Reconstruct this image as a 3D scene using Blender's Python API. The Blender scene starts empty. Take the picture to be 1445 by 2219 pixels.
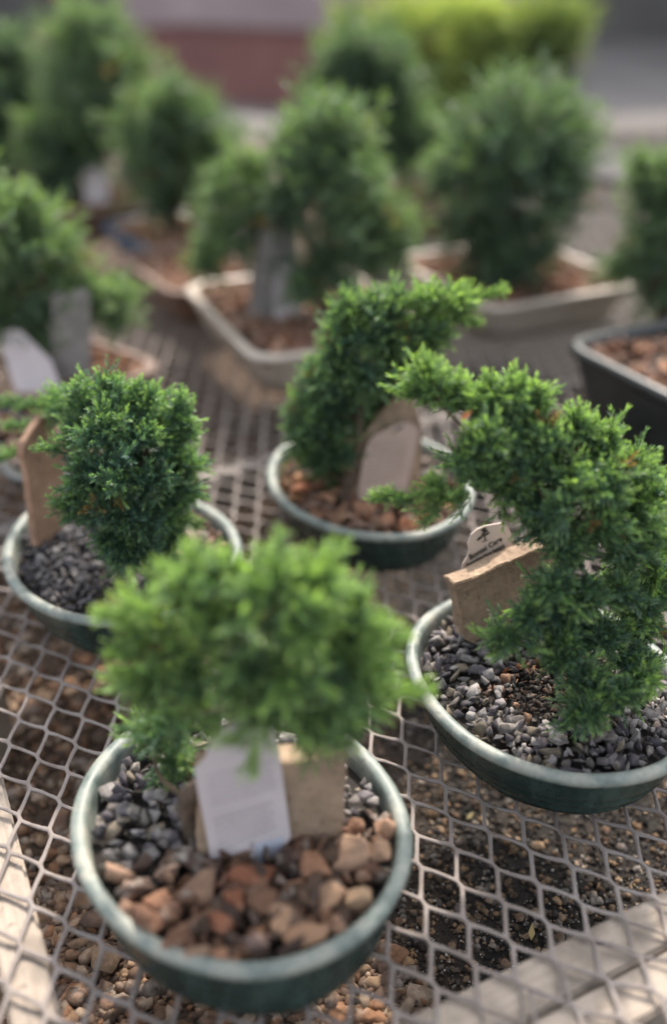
import bpy, bmesh, math, random
import numpy as np
from mathutils import Vector, Matrix, noise

C = bpy.context.scene
COL = C.collection
R = math.radians
rng = np.random.default_rng(7)
random.seed(7)

# ------------------------------------------------------------------ camera, light, exposure
F, PITCH, CZ = 2200.0, R(30), 0.496
FW = np.array([0, math.cos(PITCH), -math.sin(PITCH)])
RT = np.array([1.0, 0, 0])
UP = np.array([0, math.sin(PITCH), math.cos(PITCH)])
CAM = np.array([0, 0, CZ])

cam = bpy.data.cameras.new('camera')
cam.sensor_fit = 'VERTICAL'
cam.sensor_height = 36
cam.lens = 36 * F / 2219
cam.clip_start, cam.clip_end = 0.02, 200
cam.dof.use_dof = True
cam.dof.focus_distance = 0.672
cam.dof.aperture_fstop = 1.8
cam_o = bpy.data.objects.new('camera', cam)
COL.objects.link(cam_o)
cam_o.location = (0, 0, CZ)
cam_o.rotation_euler = (R(90) - PITCH, 0, 0)
C.camera = cam_o

SUN_EL, SUN_AZ = R(48), R(10)
w = bpy.data.worlds.new('World')
C.world = w
w.use_nodes = True
nt = w.node_tree
sky = nt.nodes.new('ShaderNodeTexSky')
sky.sky_type = 'NISHITA'
sky.sun_disc = False
sky.sun_elevation, sky.sun_rotation = SUN_EL, SUN_AZ
sky.dust_density = 3.0
sky.ozone_density = 1.0
hs = nt.nodes.new('ShaderNodeHueSaturation')      # thin cloud: a paler sky
hs.inputs['Saturation'].default_value = 0.30
nt.links.new(sky.outputs[0], hs.inputs['Color'])
nt.links.new(hs.outputs[0], nt.nodes['Background'].inputs[0])
nt.nodes['Background'].inputs[1].default_value = 0.15
sun = bpy.data.lights.new('sun', 'SUN')
sun.energy = 2.5
sun.angle = R(1.5)
sun.color = (1.0, 0.90, 0.78)
sun_o = bpy.data.objects.new('sun', sun)
COL.objects.link(sun_o)
sd = Vector((math.sin(SUN_AZ) * math.cos(SUN_EL), math.cos(SUN_AZ) * math.cos(SUN_EL), math.sin(SUN_EL)))
sun_o.rotation_euler = sd.to_track_quat('Z', 'Y').to_euler()
C.view_settings.view_transform = 'Standard'
C.view_settings.look = 'None'
C.view_settings.exposure = 1.68
C.view_settings.gamma = 1.0

# ------------------------------------------------------------------ helpers
def ray(x, y):
    return FW + RT * (x - 722.5) / F + UP * (1109.5 - y) / F
def onz(x, y, z):
    r = ray(x, y)
    return CAM + (z - CZ) / r[2] * r
def onY(x, y, Y):
    r = ray(x, y)
    return CAM + Y / r[1] * r
def depth(p):
    return float(np.dot(np.asarray(p) - CAM, FW))

def tag(o, label=None, cat=None, group=None, kind=None):
    if label: o['label'] = label
    if cat: o['category'] = cat
    if group: o['group'] = group
    if kind: o['kind'] = kind
    return o

def empty(name, loc, label, cat, group=None, rot=0):
    o = bpy.data.objects.new(name, None)
    o.empty_display_size = 0.02
    COL.objects.link(o)
    o.location = tuple(loc)
    o.rotation_euler = (0, 0, rot)
    return tag(o, label, cat, group)

def mesh_np(name, verts, faces, mat, parent=None, col=None, smooth=False, mats=None, midx=None):
    """faces: list of int arrays, each (n,k)."""
    me = bpy.data.meshes.new(name)
    verts = np.asarray(verts, dtype=np.float32)
    me.vertices.add(len(verts))
    me.vertices.foreach_set('co', verts.ravel())
    faces = [np.asarray(f, dtype=np.int32) for f in faces if len(f)]
    loops = np.concatenate([f.ravel() for f in faces])
    tot = np.concatenate([np.full(len(f), f.shape[1], np.int32) for f in faces])
    st = np.concatenate([[0], np.cumsum(tot)[:-1]]).astype(np.int32)
    me.loops.add(len(loops))
    me.loops.foreach_set('vertex_index', loops)
    me.polygons.add(len(tot))
    me.polygons.foreach_set('loop_start', st)
    me.polygons.foreach_set('loop_total', tot)
    if smooth:
        me.polygons.foreach_set('use_smooth', np.ones(len(tot), bool))
    for m in (mats or [mat]):
        me.materials.append(m)
    if midx is not None:
        me.polygons.foreach_set('material_index', np.asarray(midx, np.int32))
    if col is not None:
        a = me.attributes.new('col', 'FLOAT_COLOR', 'POINT')
        a.data.foreach_set('color', np.c_[col, np.ones(len(col))].astype(np.float32).ravel())
    me.update(calc_edges=True)
    me.validate()
    o = bpy.data.objects.new(name, me)
    COL.objects.link(o)
    if parent is not None:
        o.parent = parent
    return o

def mesh_bm(name, bm, mat, parent=None, smooth=False):
    me = bpy.data.meshes.new(name)
    bm.normal_update()
    bm.to_mesh(me)
    bm.free()
    me.materials.append(mat)
    if smooth:
        me.polygons.foreach_set('use_smooth', np.ones(len(me.polygons), bool))
    o = bpy.data.objects.new(name, me)
    COL.objects.link(o)
    if parent is not None:
        o.parent = parent
    return o

class MeshAcc:
    def __init__(s): s.v, s.f, s.n, s.c = [], {}, 0, []
    def add(s, v, f, c=None):
        s.v.append(v)
        for a in f:
            a = np.asarray(a)
            if len(a): s.f.setdefault(a.shape[1], []).append(a + s.n)
        if c is not None: s.c.append(np.broadcast_to(c, (len(v), 3)))
        s.n += len(v)
    def build(s, name, mat, parent=None, smooth=False):
        return mesh_np(name, np.concatenate(s.v), [np.concatenate(x) for x in s.f.values()], mat, parent,
                       np.concatenate(s.c) if s.c else None, smooth)

def tube(pts, rad, k=8, rough=0.0):
    pts = np.asarray(pts, float)
    n = len(pts)
    rad = np.broadcast_to(rad, (n,))
    T = np.gradient(pts, axis=0)
    T /= np.linalg.norm(T, axis=1)[:, None] + 1e-9
    ref = np.array([0.31, 0.83, 0.46])
    vs = []
    for i in range(n):
        a = np.cross(T[i], ref); a /= np.linalg.norm(a)
        b = np.cross(T[i], a)
        th = np.arange(k) * 2 * np.pi / k
        rr = rad[i] * (1 + rough * rng.normal(size=k))
        vs.append(pts[i] + rr[:, None] * (np.cos(th)[:, None] * a + np.sin(th)[:, None] * b))
    vs = np.concatenate(vs + [pts[:1], pts[-1:]])
    q = []
    for i in range(n - 1):
        for j in range(k):
            q.append((i * k + j, i * k + (j + 1) % k, (i + 1) * k + (j + 1) % k, (i + 1) * k + j))
    t = [(n * k, (j + 1) % k, j) for j in range(k)] + [(n * k + 1, (n - 1) * k + j, (n - 1) * k + (j + 1) % k) for j in range(k)]
    return vs, [np.array(q), np.array(t)]

def spline(pts, n=14):
    pts = np.asarray(pts, float)
    if len(pts) == 2:
        t = np.linspace(0, 1, n)[:, None]
        return pts[0] * (1 - t) + pts[1] * t
    P = np.vstack([2 * pts[0] - pts[1], pts, 2 * pts[-1] - pts[-2]])
    out = []
    m = len(pts) - 1
    for k in range(n):
        u = k / (n - 1) * m
        i = min(int(u), m - 1); t = u - i
        a, b, c, d = P[i:i + 4]
        out.append(.5 * (2 * b + (c - a) * t + (2 * a - 5 * b + 4 * c - d) * t * t + (3 * b - a - 3 * c + d) * t ** 3))
    return np.array(out)

# ------------------------------------------------------------------ materials
class N:
    def __init__(s, name):
        s.m = bpy.data.materials.new(name)
        s.m.use_nodes = True
        s.t = s.m.node_tree
        s.b = s.t.nodes['Principled BSDF']
        s.out = s.t.nodes['Material Output']
        s.tc = s.t.nodes.new('ShaderNodeTexCoord')
    def new(s, t, **k):
        n = s.t.nodes.new('ShaderNode' + t)
        for a, b in k.items(): setattr(n, a, b)
        return n
    def link(s, a, b): s.t.links.new(a, b)
    def noise(s, scale, detail=4, rough=.55, coord='Object', vec=None):
        n = s.new('TexNoise')
        n.inputs['Scale'].default_value = scale
        n.inputs['Detail'].default_value = detail
        n.inputs['Roughness'].default_value = rough
        s.link(vec or s.tc.outputs[coord], n.inputs['Vector'])
        return n.outputs['Fac']
    def ramp(s, fac, stops):
        r = s.new('ValToRGB')
        e = r.color_ramp.elements
        while len(e) < len(stops): e.new(.5)
        for i, (p, c) in enumerate(stops):
            e[i].position = p
            e[i].color = (*c, 1) if len(c) == 3 else c
        s.link(fac, r.inputs[0])
        return r.outputs[0]
    def mix(s, fac, a, b, mode='MIX'):
        m = s.new('Mix', data_type='RGBA', blend_type=mode)
        if hasattr(fac, 'node'): s.link(fac, m.inputs[0])
        else: m.inputs[0].default_value = fac
        for v, i in ((a, 6), (b, 7)):
            if hasattr(v, 'node'): s.link(v, m.inputs[i])
            else: m.inputs[i].default_value = (*v, 1)
        return m.outputs[2]
    def bump(s, h, strength=.5, dist=.001, prev=None):
        b = s.new('Bump')
        b.inputs['Strength'].default_value = strength
        b.inputs['Distance'].default_value = dist
        s.link(h, b.inputs['Height'])
        if prev is not None: s.link(prev, b.inputs['Normal'])
        s.link(b.outputs[0], s.b.inputs['Normal'])
        return b.outputs[0]
    def set(s, **k):
        for a, v in k.items():
            i = s.b.inputs[a.replace('_', ' ')]
            if hasattr(v, 'node'): s.link(v, i)
            else: i.default_value = (*v, 1) if isinstance(v, tuple) else v
        return s

def simple(name, c0, c1, scale=40, rough=.7, bump=.4, bdist=.001, bscale=None, spec=.5):
    n = N(name)
    f = n.noise(scale, 6)
    n.set(Base_Color=n.ramp(f, [(.3, c0), (.7, c1)]), Roughness=rough)
    n.b.inputs['Specular IOR Level'].default_value = spec
    if bump: n.bump(n.noise(bscale or scale * 3, 6), bump, bdist)
    return n.m

def m_stone(name, rough=.8, bump=.5, sc=260):
    n = N(name)
    a = n.new('Attribute', attribute_name='col')
    f = n.noise(sc, 6, .65)
    g = n.noise(sc * .35, 4)
    c = n.mix(n.ramp(f, [(.35, (0, 0, 0)), (.7, (1, 1, 1))]), n.mix(.55, a.outputs['Color'], (.02, .018, .018)), a.outputs['Color'])
    c = n.mix(n.ramp(g, [(.55, (0, 0, 0)), (.72, (.55, .55, .55))]), c, (.42, .38, .34))
    n.set(Base_Color=c, Roughness=rough)
    n.b.inputs['Specular IOR Level'].default_value = .15
    n.bump(f, bump, .0012)
    return n.m
M_chip = m_stone('stone_chip_grey')
def m_brown(name):
    n = N(name)
    a = n.new('Attribute', attribute_name='col')
    f = n.noise(180, 8, .7)
    g = n.noise(60, 4)
    c = n.mix(n.ramp(f, [(.35, (0, 0, 0)), (.65, (1, 1, 1))]), n.mix(.3, a.outputs['Color'], (.09, .05, .04)), a.outputs['Color'])
    c = n.mix(n.ramp(g, [(.5, (0, 0, 0)), (.7, (.6, .6, .6))]), c, (.38, .24, .16))
    n.set(Base_Color=c, Roughness=.85)
    n.b.inputs['Specular IOR Level'].default_value = .25
    n.bump(f, .8, .002)
    return n.m
M_brown = m_brown('brown_lava_stone')
M_pebble = m_stone('ground_pebble', .9, .5, 150)

def m_leaf(name, sat=1.0):
    n = N(name)
    a = n.new('Attribute', attribute_name='col')
    n.set(Base_Color=a.outputs['Color'], Roughness=.42)
    n.b.inputs['Specular IOR Level'].default_value = .45
    tr = n.new('BsdfTranslucent')
    n.link(n.mix(1.0, a.outputs['Color'], (1.6, 1.75, .7), 'MULTIPLY'), tr.inputs['Color'])
    mx = n.new('MixShader')
    mx.inputs[0].default_value = .38
    n.link(n.b.outputs[0], mx.inputs[1])
    n.link(tr.outputs[0], mx.inputs[2])
    n.link(mx.outputs[0], n.out.inputs[0])
    return n.m
M_leaf = m_leaf('juniper_needles')
M_bark = simple('bark', (.04, .026, .018), (.13, .09, .065), 120, .9, .9, .002)
M_twig = simple('twig', (.05, .035, .02), (.11, .08, .045), 120, .85, .5, .001)

def m_glaze(name, dark, light):
    n = N(name)
    f = n.noise(28, 6, .6)
    mp = n.new('Mapping'); mp.inputs['Scale'].default_value = (1.6, 1.6, .5)
    n.link(n.tc.outputs['Object'], mp.inputs[0])
    g = n.noise(38, 5, .6, vec=mp.outputs[0])
    c = n.ramp(f, [(.3, dark), (.75, light)])
    c = n.mix(n.ramp(g, [(.5, (0, 0, 0)), (.8, (.6, .6, .6))]), c, tuple(x * 1.9 for x in light))
    n.set(Base_Color=c, Roughness=n.ramp(g, [(.3, (.16,) * 3), (.8, (.38,) * 3)]))
    n.bump(g, .25, .0012)
    return n.m
M_glaze = m_glaze('dark_green_glaze', (.010, .020, .018), (.024, .045, .039))
def m_rim(name, a, b, c_):
    n = N(name)
    f = n.noise(55, 6, .65)
    g = n.noise(240, 4, .6)
    c = n.ramp(f, [(.28, a), (.48, b), (.72, c_)])
    c = n.mix(n.ramp(g, [(.58, (0, 0, 0)), (.75, (.5, .5, .5))]), c, tuple(x * .45 for x in a))
    n.set(Base_Color=c, Roughness=n.ramp(f, [(.3, (.42,) * 3), (.7, (.65,) * 3)]))
    n.b.inputs['Specular IOR Level'].default_value = .35
    n.bump(g, .2, .0006)
    return n.m
M_rim = m_rim('pale_celadon_rim', (.060, .082, .074), (.155, .180, .162), (.32, .305, .255))
M_soil = simple('potting_soil', (.008, .006, .005), (.045, .032, .024), 160, .95, 1.0, .004)

def m_slab(name, a, b, c_):
    n = N(name)
    f = n.noise(26, 7, .65)
    g = n.noise(210, 6, .7)
    v = n.new('TexVoronoi'); v.inputs['Scale'].default_value = 170
    n.link(n.tc.outputs['Object'], v.inputs['Vector'])
    c = n.ramp(f, [(.3, a), (.5, b), (.72, c_)])
    pit = n.ramp(g, [(.32, (.75,) * 3), (.42, (0, 0, 0))])
    c = n.mix(pit, c, tuple(x * .35 for x in a))
    n.set(Base_Color=c, Roughness=.92)
    n.b.inputs['Specular IOR Level'].default_value = .2
    n.bump(g, .9, .0016)
    return n.m
M_slab = m_slab('tan_sandstone', (.19, .132, .094), (.28, .205, .145), (.40, .305, .215))
M_slab_grey = m_slab('grey_stone', (.16, .148, .14), (.23, .212, .20), (.32, .30, .28))
M_slab_red = m_slab('reddish_sandstone', (.20, .125, .085), (.30, .19, .13), (.42, .28, .20))

def m_metal():
    n = N('weathered_galvanised_mesh')
    f = n.noise(18, 5, .6)
    g = n.noise(160, 5, .65)
    c = n.ramp(f, [(.3, (.155, .130, .118)), (.7, (.24, .211, .195))])
    c = n.mix(n.ramp(g, [(.54, (0, 0, 0)), (.74, (.7, .7, .7))]), c, (.11, .072, .052))
    n.set(Base_Color=c, Roughness=.8)
    n.b.inputs['Specular IOR Level'].default_value = .25
    n.bump(g, .3, .0006)
    return n.m
M_metal = m_metal()
def m_wood(name, a, b):
    n = N(name)
    mp = n.new('Mapping'); mp.inputs['Scale'].default_value = (3, 40, 40)
    n.link(n.tc.outputs['Object'], mp.inputs[0])
    f = n.noise(6, 6, .6, vec=mp.outputs[0])
    g = n.noise(30, 5)
    c = n.ramp(f, [(.3, a), (.7, b)])
    c = n.mix(n.ramp(g, [(.50, (0, 0, 0)), (.68, (.7,) * 3)]), c, tuple(x * .45 for x in a))
    g2 = n.noise(140, 5, .7)
    c = n.mix(n.ramp(g2, [(.60, (0, 0, 0)), (.70, (.7,) * 3)]), c, (.07, .05, .04))
    n.set(Base_Color=c, Roughness=.8)
    n.bump(f, .4, .001)
    return n.m
M_wood = m_wood('pale_painted_timber', (.24, .195, .155), (.34, .285, .235))

M_oldwood = m_wood('weathered_timber', (.14, .12, .105), (.21, .185, .165))
def m_card():
    n = N('tag_card')
    f = n.noise(40, 3)
    n.set(Base_Color=n.ramp(f, [(.3, (.44, .395, .41)), (.7, (.52, .47, .48))]), Roughness=.55)
    return n.m
M_card = m_card()
M_card_tan = simple('tan_card', (.34, .255, .215), (.41, .315, .27), 40, .6, 0)
M_card_cream = simple('cream_card', (.60, .49, .43), (.68, .56, .49), 40, .6, 0)
M_ink = simple('black_ink', (.012, .010, .010), (.02, .018, .016), 50, .6, 0)
M_inkgrey = simple('grey_print', (.30, .265, .275), (.36, .32, .33), 50, .7, 0)
M_inktan = simple('brown_print', (.22, .165, .14), (.27, .205, .175), 50, .7, 0)
M_inkblue = simple('blue_print', (.36, .385, .45), (.42, .45, .52), 50, .6, 0)

# ------------------------------------------------------------------ bench axes
BU, BV = R(116), R(27)                       # bench length, bench width
u_ = np.array([math.cos(BU), math.sin(BU), 0]); v_ = np.array([math.cos(BV), math.sin(BV), 0])

# ------------------------------------------------------------------ ground
GZ = -0.10
def make_ground():
    n = N('soil_and_gravel')
    f = n.noise(2.3, 4)
    g = n.noise(55, 8, .7)
    h = n.noise(330, 5, .65)
    dark = n.ramp(g, [(.3, (.008, .007, .006)), (.55, (.028, .022, .018)), (.75, (.07, .05, .036))])
    tan = n.ramp(g, [(.3, (.06, .04, .028)), (.55, (.16, .105, .07)), (.75, (.26, .18, .125))])
    sp = n.new('SeparateXYZ'); n.link(n.tc.outputs['Object'], sp.inputs[0])
    ad = n.new('Math', operation='MULTIPLY_ADD'); n.link(f, ad.inputs[0]); ad.inputs[1].default_value = .25; n.link(sp.outputs[0], ad.inputs[2])
    mk = n.ramp(ad.outputs[0], [(.06, (1, 1, 1)), (.22, (0, 0, 0))])
    c = n.mix(mk, dark, tan)
    n.set(Base_Color=c, Roughness=.95)
    b = n.bump(g, 1.0, .012)
    n.bump(h, .9, .003, b)
    v = np.array([[-40, -4, GZ], [40, -4, GZ], [40, 80, GZ], [-40, 80, GZ]], float)
    tag(mesh_np('ground', v, [np.array([[0, 1, 2, 3]])], n.m), kind='structure')
    m = N('grey_paving')
    f = m.noise(3, 5); g = m.noise(60, 6)
    c = m.ramp(f, [(.3, (.10, .094, .09)), (.7, (.16, .148, .142))])
    m.set(Base_Color=c, Roughness=.9); m.bump(g, .4, .004)
    v = np.array([[-30, 3.4, GZ + .006], [30, 3.4, GZ + .006], [30, 60, GZ + .006], [-30, 60, GZ + .006]], float)
    tag(mesh_np('paving', v, [np.array([[0, 1, 2, 3]])], m.m), kind='structure')
make_ground()

# ------------------------------------------------------------------ stones
def hull(seed, npts=14, flat=1.0, bev=.1, rough=.25):
    r = random.Random(seed)
    bm = bmesh.new()
    for _ in range(npts):
        z = r.uniform(-1, 1); t = r.uniform(0, 6.283); s = math.sqrt(1 - z * z)
        k = 1 + r.uniform(-rough, rough)
        bm.verts.new((s * math.cos(t) * k, s * math.sin(t) * k * r.uniform(.8, 1), z * k * flat))
    g = bmesh.ops.convex_hull(bm, input=list(bm.verts))
    bmesh.ops.delete(bm, geom=list({e for e in g['geom_interior'] + g['geom_unused'] if isinstance(e, bmesh.types.BMVert)}), context='VERTS')
    if bev:
        bmesh.ops.dissolve_limit(bm, angle_limit=R(14), verts=bm.verts[:], edges=bm.edges[:])
        bmesh.ops.bevel(bm, geom=bm.edges[:], offset=bev, segments=1, affect='EDGES', clamp_overlap=True)
    bmesh.ops.triangulate(bm, faces=bm.faces[:])
    bm.verts.index_update()
    v = np.array([x.co[:] for x in bm.verts]); f = np.array([[x.index for x in q.verts] for q in bm.faces])
    bm.free()
    return v, f
CHIPS = [hull(i, 13, random.uniform(.32, .7), .04) for i in range(18)]
PEBS = [hull(100 + i, 16, random.uniform(.55, .95), 0, .12) for i in range(14)]

def rotm(n):
    q = rng.normal(size=(n, 4)); q /= np.linalg.norm(q, axis=1)[:, None]
    w_, x, y, z = q.T
    return np.stack([np.stack([1 - 2 * (y * y + z * z), 2 * (x * y - z * w_), 2 * (x * z + y * w_)], -1),
                     np.stack([2 * (x * y + z * w_), 1 - 2 * (x * x + z * z), 2 * (y * z - x * w_)], -1),
                     np.stack([2 * (x * z - y * w_), 2 * (y * z + x * w_), 1 - 2 * (x * x + y * y)], -1)], 1)

def scatter(acc, protos, pos, size, cols, stretch=.3, flatten=1.0):
    n = len(pos)
    Rm = rotm(n)
    if flatten < 1:   # lie flat: rotate about z only, mostly
        a = rng.uniform(0, 6.283, n); t = rng.normal(0, .25, n)
        ca, sa, ct, st_ = np.cos(a), np.sin(a), np.cos(t), np.sin(t)
        z0 = np.zeros(n)
        Rm = np.stack([np.stack([ca, -sa * ct, sa * st_], -1), np.stack([sa, ca * ct, -ca * st_], -1), np.stack([z0, st_, ct], -1)], 1)
    k = rng.integers(0, len(protos), n)
    S = size[:, None] * (1 + rng.uniform(-stretch, stretch, (n, 3)))
    for i in range(n):
        v, f = protos[k[i]]
        acc.add((v * S[i]) @ Rm[i].T + pos[i], [f], cols[i])

def palette(n, cs, jit=.18):
    cs = np.array(cs); c = cs[rng.integers(0, len(cs), n)]
    return np.clip(c * (1 + rng.normal(0, jit, (n, 1))), .004, .9)

GREY = [(.20, .165, .125), (.080, .070, .080), (.12, .108, .118), (.175, .155, .160), (.22, .205, .20), (.13, .115, .105), (.09, .085, .095), (.28, .26, .25)]
GREYD = [(.05, .048, .055), (.075, .072, .08), (.10, .095, .105), (.14, .135, .14), (.06, .056, .062)]
GREYL = [(.20, .18, .17), (.28, .25, .23), (.36, .32, .30), (.15, .135, .13), (.32, .24, .19)]
BROWN = [(.22, .11, .065), (.28, .15, .09), (.18, .10, .07), (.32, .19, .12), (.25, .10, .05), (.20, .13, .10)]

# ground pebbles seen through the bench mesh
def ground_pebbles():
    acc = MeshAcc()
    n = 15000
    px = rng.uniform(-200, 1650, n); py = 2300 - 1400 * rng.uniform(0, 1, n) ** 1.3
    pos = np.array([onz(a, b, GZ) for a, b in zip(px, py)])
    X = pos[:, 0] + .06 * np.array([noise.noise(Vector((p[0] * 9, p[1] * 9, 3))) for p in pos])
    tan = X < .03
    near = pos[:, 1] < .40
    keep = tan | (rng.uniform(size=n) < np.where(near, .75, .40))
    pos, tan = pos[keep], tan[keep]
    n = len(pos)
    size = np.where(tan, rng.gamma(3.0, .0010, n) + .0012, rng.gamma(2.0, .0007, n) + .0008)
    size = np.minimum(size, .012)
    pos[:, 2] += size * rng.uniform(.0, .5, n)
    c1 = palette(n, [(.22, .135, .085), (.30, .20, .13), (.16, .10, .07), (.36, .27, .20), (.12, .08, .06), (.28, .15, .085)])
    c2 = palette(n, [(.07, .055, .045), (.16, .10, .065), (.05, .045, .042), (.28, .19, .12), (.11, .09, .08), (.33, .21, .12)])
    scatter(acc, PEBS, pos, size, np.where(tan[:, None], c1, c2), .3, .8)
    m = 9000
    px = rng.uniform(560, 1600, m); py = 2300 - 1200 * rng.uniform(0, 1, m) ** 1.2
    p2 = np.array([onz(a, b, GZ + .001) for a, b in zip(px, py)])
    scatter(acc, PEBS[:6], p2, rng.gamma(2.2, .00055, m) + .0005, palette(m, [(.05, .04, .032), (.10, .07, .05), (.03, .025, .022), (.19, .13, .085), (.14, .12, .10), (.26, .17, .10)], .3), .35)
    # white perlite specks in the soil
    m = 1500
    px = rng.uniform(700, 1500, m); py = rng.uniform(1250, 2250, m)
    p2 = np.array([onz(a, b, GZ + .002) for a, b in zip(px, py)])
    scatter(acc, PEBS[:3], p2, rng.uniform(.0005, .0011, m), palette(m, [(.5, .48, .44), (.35, .33, .3)]))
    tag(acc.build('ground_gravel', M_pebble), 'brown pebbles and soil crumbs on the ground under the bench', 'gravel', kind='stuff')
ground_pebbles()

# ------------------------------------------------------------------ expanded metal bench
bench = empty('mesh_bench', (0, 1, GZ), 'weathered expanded metal mesh bench on pale timber rails carrying the potted junipers', 'bench')
def bpart(o):
    o.parent = bench
    o.location = -np.array(bench.location)
    return o
LONG, HALF, ARM = R(-59.0), R(29.5), .0268
MO = onz(780 + 360 / 2.173, 1500 + 770 / 2.173, 0)                   # centre of one measured cell
A1 = ARM * np.array([math.cos(LONG - HALF), math.sin(LONG - HALF)])
A2 = ARM * np.array([math.cos(LONG + HALF), math.sin(LONG + HALF)])
BB = .0027 * np.array([math.cos(LONG), math.sin(LONG)])              # half bond
PERP = np.array([-math.sin(LONG), math.cos(LONG)])
line_a, line_b = onz(1157, 2163, 0), onz(1420, 2011, 0)              # where one sheet ends over the rail
ln = (line_b - line_a)[:2]; ln /= np.linalg.norm(ln)
def side(p):                                                        # >0: beyond the seam
    return ln[0] * (p[1] - line_a[1]) - ln[1] * (p[0] - line_a[0])

def expanded(sheet, origin, a1, a2, bb, z0, accept, hw=.00138, th=.0012):
    perp = np.array([-bb[1], bb[0]]) / np.linalg.norm(bb)
    hexc = [bb, a1 - bb, a1 + bb, a1 + a2 - bb, a2 + bb, a2 - bb]   # relative to node N
    ctr = (a1 + a2) / 2
    # sample 18 points on the hexagon centreline and the inner rounded hole
    outer = []
    for i in range(6):
        p, q = hexc[i], hexc[(i + 1) % 6]
        for t in (0, 1 / 3, 2 / 3): outer.append(p + (q - p) * t)
    outer = np.array(outer)
    # inward normals, mitred by averaging
    nxt, prv = np.roll(outer, -1, 0), np.roll(outer, 1, 0)
    tg = nxt - prv; tg /= np.linalg.norm(tg, axis=1)[:, None]
    nr = np.c_[-tg[:, 1], tg[:, 0]]
    nr *= np.sign(np.sum(nr * (ctr - outer), axis=1))[:, None]
    def inset(d):
        q = outer + nr * d
        for _ in range(1): q = .78 * q + .11 * (np.roll(q, 1, 0) + np.roll(q, -1, 0))
        return q
    r1, r2 = inset(hw * .7), inset(hw)
    n = len(outer)
    # twisted strands: one edge of each bond is raised
    def zt(q, zz): return zz + .28 * (q - ctr) @ perp * 0 
    ring = np.vstack([np.c_[outer, np.full(n, 0.0)], np.c_[r1, np.full(n, -.00015)], np.c_[r2, np.full(n, -.0006)], np.c_[r2, np.full(n, -th)], np.c_[outer, np.full(n, -th - .0002)]])
    f = []
    for k in range(4):
        for j in range(n):
            f.append((k * n + j, k * n + (j + 1) % n, (k + 1) * n + (j + 1) % n, (k + 1) * n + j))
    f = np.array(f)
    cells = [(i, j) for i in range(-160, 60) for j in range(-90, 90)]
    acc = MeshAcc()
    o2 = np.array(origin[:2]) - ctr
    for i, j in cells:
        N0 = o2 + i * a1 + j * a2
        c = N0 + ctr
        if not accept(c): continue
        v = ring.copy(); v[:, :2] += N0
        # gentle sag and local twist so that light catches the strands unevenly
        zz = .0010 * noise.noise(Vector((c[0] * 6, c[1] * 6, 1)))
        v[:, 2] += z0 + .0011 * np.sin((v[:, :2] @ perp) * 2 * np.pi / abs((a2 - a1) @ perp)) + .0012 * np.sin(v[:, 0] * 7) * np.cos(v[:, 1] * 5)
        acc.add(v, [f])
    return bpart(acc.build(sheet, M_metal, smooth=True))
def wedge(c):
    d = np.array([c[0], c[1], 0]) - CAM
    z = d @ FW
    if z < .1 or c[1] > 3.1: return False
    x = d @ RT / z * F; 
    return abs(x) < 722 + 420 and c[1] > .16
expanded('mesh_sheet', MO, A1, A2, BB, 0, lambda c: wedge(c) and side(c) > 0.004)
o2 = onz(1280, 2140, .004)
rot = R(8)
Rr = np.array([[math.cos(rot), -math.sin(rot)], [math.sin(rot), math.cos(rot)]])
expanded('mesh_sheet', o2, Rr @ A1, Rr @ A2, Rr @ BB, .0015, lambda c: wedge(c) and side(c) <= -0.004)

def rail(name, p, q, width, ztop, thick, mat=M_wood, off=0):
    p, q = np.array(p[:2]), np.array(q[:2])
    d = (q - p) / np.linalg.norm(q - p); nn = np.array([d[1], -d[0]])
    L = np.linalg.norm(q - p)
    bm = bmesh.new()
    bmesh.ops.create_cube(bm, size=1)
    for v in bm.verts:
        v.co = (v.co.x * L, v.co.y * width, v.co.z * thick)
    bmesh.ops.bevel(bm, geom=bm.edges[:], offset=.0018, segments=2, affect='EDGES')
    o = mesh_bm(name, bm, mat, bench)
    c = (p + q) / 2 + nn * (width / 2 + off)
    o.location = Vector((c[0], c[1], ztop - thick / 2)) - bench.location
    o.rotation_euler = (0, 0, math.atan2(d[1], d[0]))
    return o
E0 = onz(913, 2187, -.004); E1 = onz(1445, 1924, -.004)
dv = (E1 - E0) / np.linalg.norm(E1 - E0)
rail('timber_rail', E0 - dv * .12, E1 + dv * .9, .030, -.0045, .035)
rail('timber_rail', E0 - dv * .12, E1 + dv * .9, .026, -.0035, .03, off=.0325)
L0 = onz(0, 1655, -.004); L1 = onz(140, 2219, -.004)
dl = (L1 - L0) / np.linalg.norm(L1 - L0)
rail('timber_rail', L0 - dl * .06, L1 + dl * .04, .026, -.0042, .05)
G0 = onz(380, 1035, -.004); G1 = onz(580, 960, -.004)
dg = np.array([math.cos(R(30)), math.sin(R(30)), 0])
rail('timber_rail', G0 - dg * .5, G0 + dg * 1.3, .022, -.0042, .04, M_oldwood)
for cxy in ((-.30, .62), (.75, .62), (-.9, 2.6), (1.3, 2.6)):
    bm = bmesh.new(); bmesh.ops.create_cube(bm, size=1)
    for v in bm.verts: v.co = (v.co.x * .06, v.co.y * .06, v.co.z * .055)
    o = mesh_bm('leg', bm, M_wood, bench)
    o.location = Vector((cxy[0], cxy[1], GZ + .0275)) - bench.location

# ------------------------------------------------------------------ green oval pots
def oval(a, b, ang, th, seed, amp):
    wob = 1 + amp * (.6 * np.sin(2 * th + seed) + .5 * np.sin(3 * th + 2.1 * seed) + .25 * np.sin(5 * th + 3.3 * seed))
    x, y = a * np.cos(th) * wob, b * np.sin(th) * wob
    return np.c_[x * math.cos(ang) - y * math.sin(ang), x * math.sin(ang) + y * math.cos(ang)]

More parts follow.
